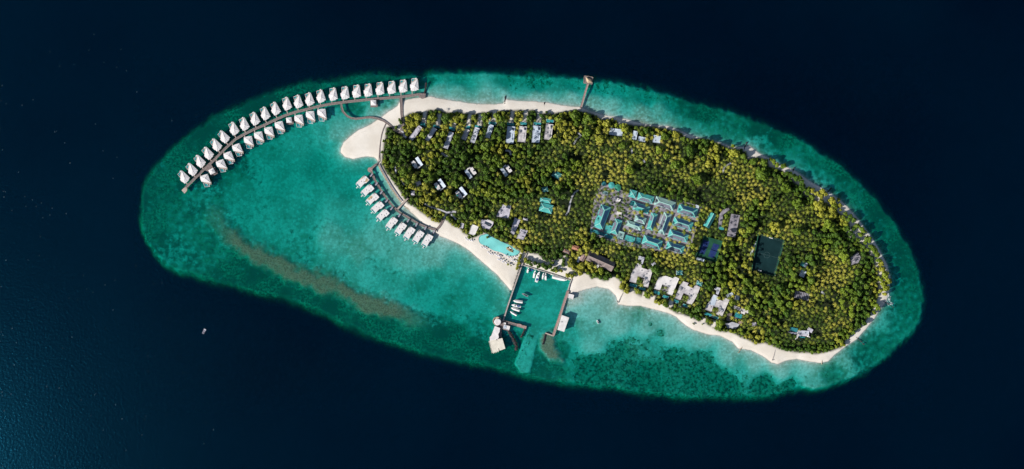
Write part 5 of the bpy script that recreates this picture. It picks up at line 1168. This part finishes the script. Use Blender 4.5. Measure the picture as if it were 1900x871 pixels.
# plants in courts, yards and the pool islet
for (x, y, r, h) in ((1187,519,4.5,6),(1186,526,3.5,5),(1190,523,3,4),(1272,552,4,5),(1269,556,3.4,5),(1275,555,3,4),(1327,575,4,5),(1330,572,3,5),(1324,573,3,4),(1229,541,2,4),(1234,543,1.8,3),(942,460,2.0,3),(946,464,2.2,3),(950,467,1.6,3),(1372,595,3,3),(1366,594,3,3)):
    trees.append((x, y, r, h, 'b', random.random()))
for (x, y) in [(1160+i*4.2, 428+i*1.6+random.uniform(-1, 1)) for i in range(8)]+[(1155,402),(1160,405),(1165,407),(1150,400),(1208,392),(1222,390),(1216,388),(1228,394),(1218,432),(1220,428),(1275,403),(1262,400),(1255,424),(1270,428),(1245,446),(1262,449),(1150,376),(1146,384),(1152,386),(1143,380),(1155,380),(1148,389),(1158,370),(1140,362)]:
    trees.append((x, y, 3.0, random.uniform(5.5, 8), 'p' if random.random() < .6 else 'b', random.random()))

def tint_at(x, y, rnd, k):
    return min(1, max(0, .5+float(fbm(np.array([x]), np.array([y]), 40, 131, 2)[0])*.9+(rnd-.5)*k))
trees = [(x, y, r, h, k, tint_at(x, y, tn, .45 if k == 'b' else .8)) for (x, y, r, h, k, tn) in trees]
ZN = [((1425,474),'the dark sports pitch'),((1315,463),'the tennis courts'),((1195,410),'the teal service compound'),((925,450),'the lagoon pool'),((1490,500),'the eastern pale blue huts'),((1490,620),'the blue retreat villa'),((1640,555),'the eastern white surf'),((1540,353),'the north-east beach groyne'),
      ((1383,271),'the Y-tipped groyne'),((1218,258),'the red-cornered cottage'),((1143,245),'the largest lavender cottage'),((1080,200),'the foot of the north pier'),((995,250),'the wide beach villas'),((832,255),'the narrow beach villas'),((690,265),'the white sand spit'),((773,303),'the westernmost court villa'),((855,358),'the southernmost court villa'),((939,316),'the easternmost court villa'),((828,400),'the beach path fork'),((745,390),'the curved boardwalk bridge'),
      ((1013,386),'the bright teal grove roof'),((1010,498),'the head of the harbour'),((1114,485),'the brown-roofed restaurant'),((1187,507),'the westernmost courtyard villa'),((1275,545),'the third courtyard villa'),((1371,586),'the open pool villa'),((1134,344),'the round teal water tank'),((1363,415),'the grey yard'),((1588,480),'the small eastern clearing'),((1595,632),'the broken south-east groyne'),((1488,549),'the dark slatted roof'),((951,405),'the tall narrow lavender roof')]
def where(x, y):
    (a_, b_), nm = min(ZN, key=lambda z_: (z_[0][0]-x)**2+(z_[0][1]-y)**2)
    d = math.hypot(x-a_, y-b_); k = int(((math.degrees(math.atan2(b_-y, x-a_))+360+22.5) % 360)//45)
    dr = ('right of', 'up and right of', 'above', 'up and left of', 'left of', 'down and left of', 'below', 'down and right of')[k]
    ds = 'just ' if d < 26 else ('' if d < 45 else ('well ' if d < 70 else 'far '))
    return '%s%s %s' % (ds, dr, nm), nm
for kind, arrs, m, nm in (('p', PA, M['palm_leaf'], 'palm'), ('b', TA, M['broad_leaf'], 'tree')):
    L_ = sorted([t for t in trees if t[4] == kind], key=lambda t: -t[2]); ind, rest = L_[:298], L_[298:]
    protos = []
    for k, (V, F) in enumerate(arrs):
        for tv in (.15, .4, .65, .9):
            cm = mesh_np('crown', V, F, tv, m); protos.append((tv, cm))
    tm = MB().cyl(0, 0, 0, 1, .5 if kind == 'b' else .3, 6, .22 if kind == 'b' else .2); tmesh = bpy.data.meshes.new('trunk'); tmesh.from_pydata(tm.v, [], tm.f); tmesh.materials.append(M['trunk'])
    for (x, y, r, h, _, tn) in ind:
        c = P(x, y, h); small = kind == 'b' and h < 6.5
        nm_ = 'coconut_palm' if kind == 'p' else ('shrub' if small else 'broadleaf_tree')
        tone = 'dark green' if tn < .3 else ('mid green' if tn < .6 else ('light green' if tn < .8 else 'yellowish'))
        size = '' if kind == 'p' else ('small ' if r < 4 else ('medium ' if r < 7 else ('large ' if r < 10 else 'huge ')))
        word = (tone+' coconut palm') if kind == 'p' else (size+tone+(' shrub' if small else ' leafy tree'))
        wh, zz = where(x, y)
        root = thing(nm_, '%s %s' % (word, wh), 'palm' if kind == 'p' else ('shrub' if small else 'tree'), (c[0], c[1], 1.3), random.random()*6.28, ('coconut palms near ' if kind == 'p' else ('shrubs near ' if small else 'leafy trees near '))+zz)
        cand_ = [p_ for p_ in protos if abs(p_[0]-tn) < .16] or protos
        cr_ = bpy.data.objects.new('crown', random.choice(cand_)[1]); COL.objects.link(cr_); cr_.parent = root
        s = r/3.5 if kind == 'p' else r; hz = h-1.3
        if kind == 'p': cr_.location = (0, 0, hz); cr_.scale = (s, s, s)
        else: cr_.location = (0, 0, max(hz-r*.35, r*.2)); cr_.scale = (s, s, s*.95)
        tk = bpy.data.objects.new('trunk', tmesh); COL.objects.link(tk); tk.parent = root; tk.scale = (1, 1, max(.5, hz-(0 if kind == 'p' else r*.3)))
    # the rest as one mass
    VV = []; FF = []; TT = []; n0 = 0
    for (x, y, r, h, _, tn) in rest:
        V, F = arrs[random.randrange(len(arrs))]; a_ = random.random()*6.283; ca, sa = math.cos(a_), math.sin(a_); s = r/3.5 if kind == 'p' else r
        if kind == 'b' and r < 3: 
            k = len(F)//3; F = F[:len(F)]
        c = P(x, y, h); z0_ = h if kind == 'p' else 1.3+max(h-1.3-r*.35, r*.2)
        W = np.stack([(V[:, 0]*ca-V[:, 1]*sa)*s+c[0], (V[:, 0]*sa+V[:, 1]*ca)*s+c[1], V[:, 2]*s+z0_], -1)
        VV.append(W); FF.append(F+n0); TT.append(np.full(len(V), tn)); n0 += len(V)
    if rest:
        me = mesh_np('far_'+nm+'s', np.concatenate(VV), np.concatenate(FF), np.concatenate(TT), m)
        o = bpy.data.objects.new('palm_grove' if kind == 'p' else 'leafy_undergrowth', me); COL.objects.link(o)
        tag(o, 'dense mass of coconut palm crowns filling the middle of the island' if kind == 'p' else 'green shrubs and small leafy trees filling gaps between the palms', 'palm grove' if kind == 'p' else 'undergrowth', kind='stuff')
    print(kind, len(ind), len(rest), sum(len(f) for f in FF))
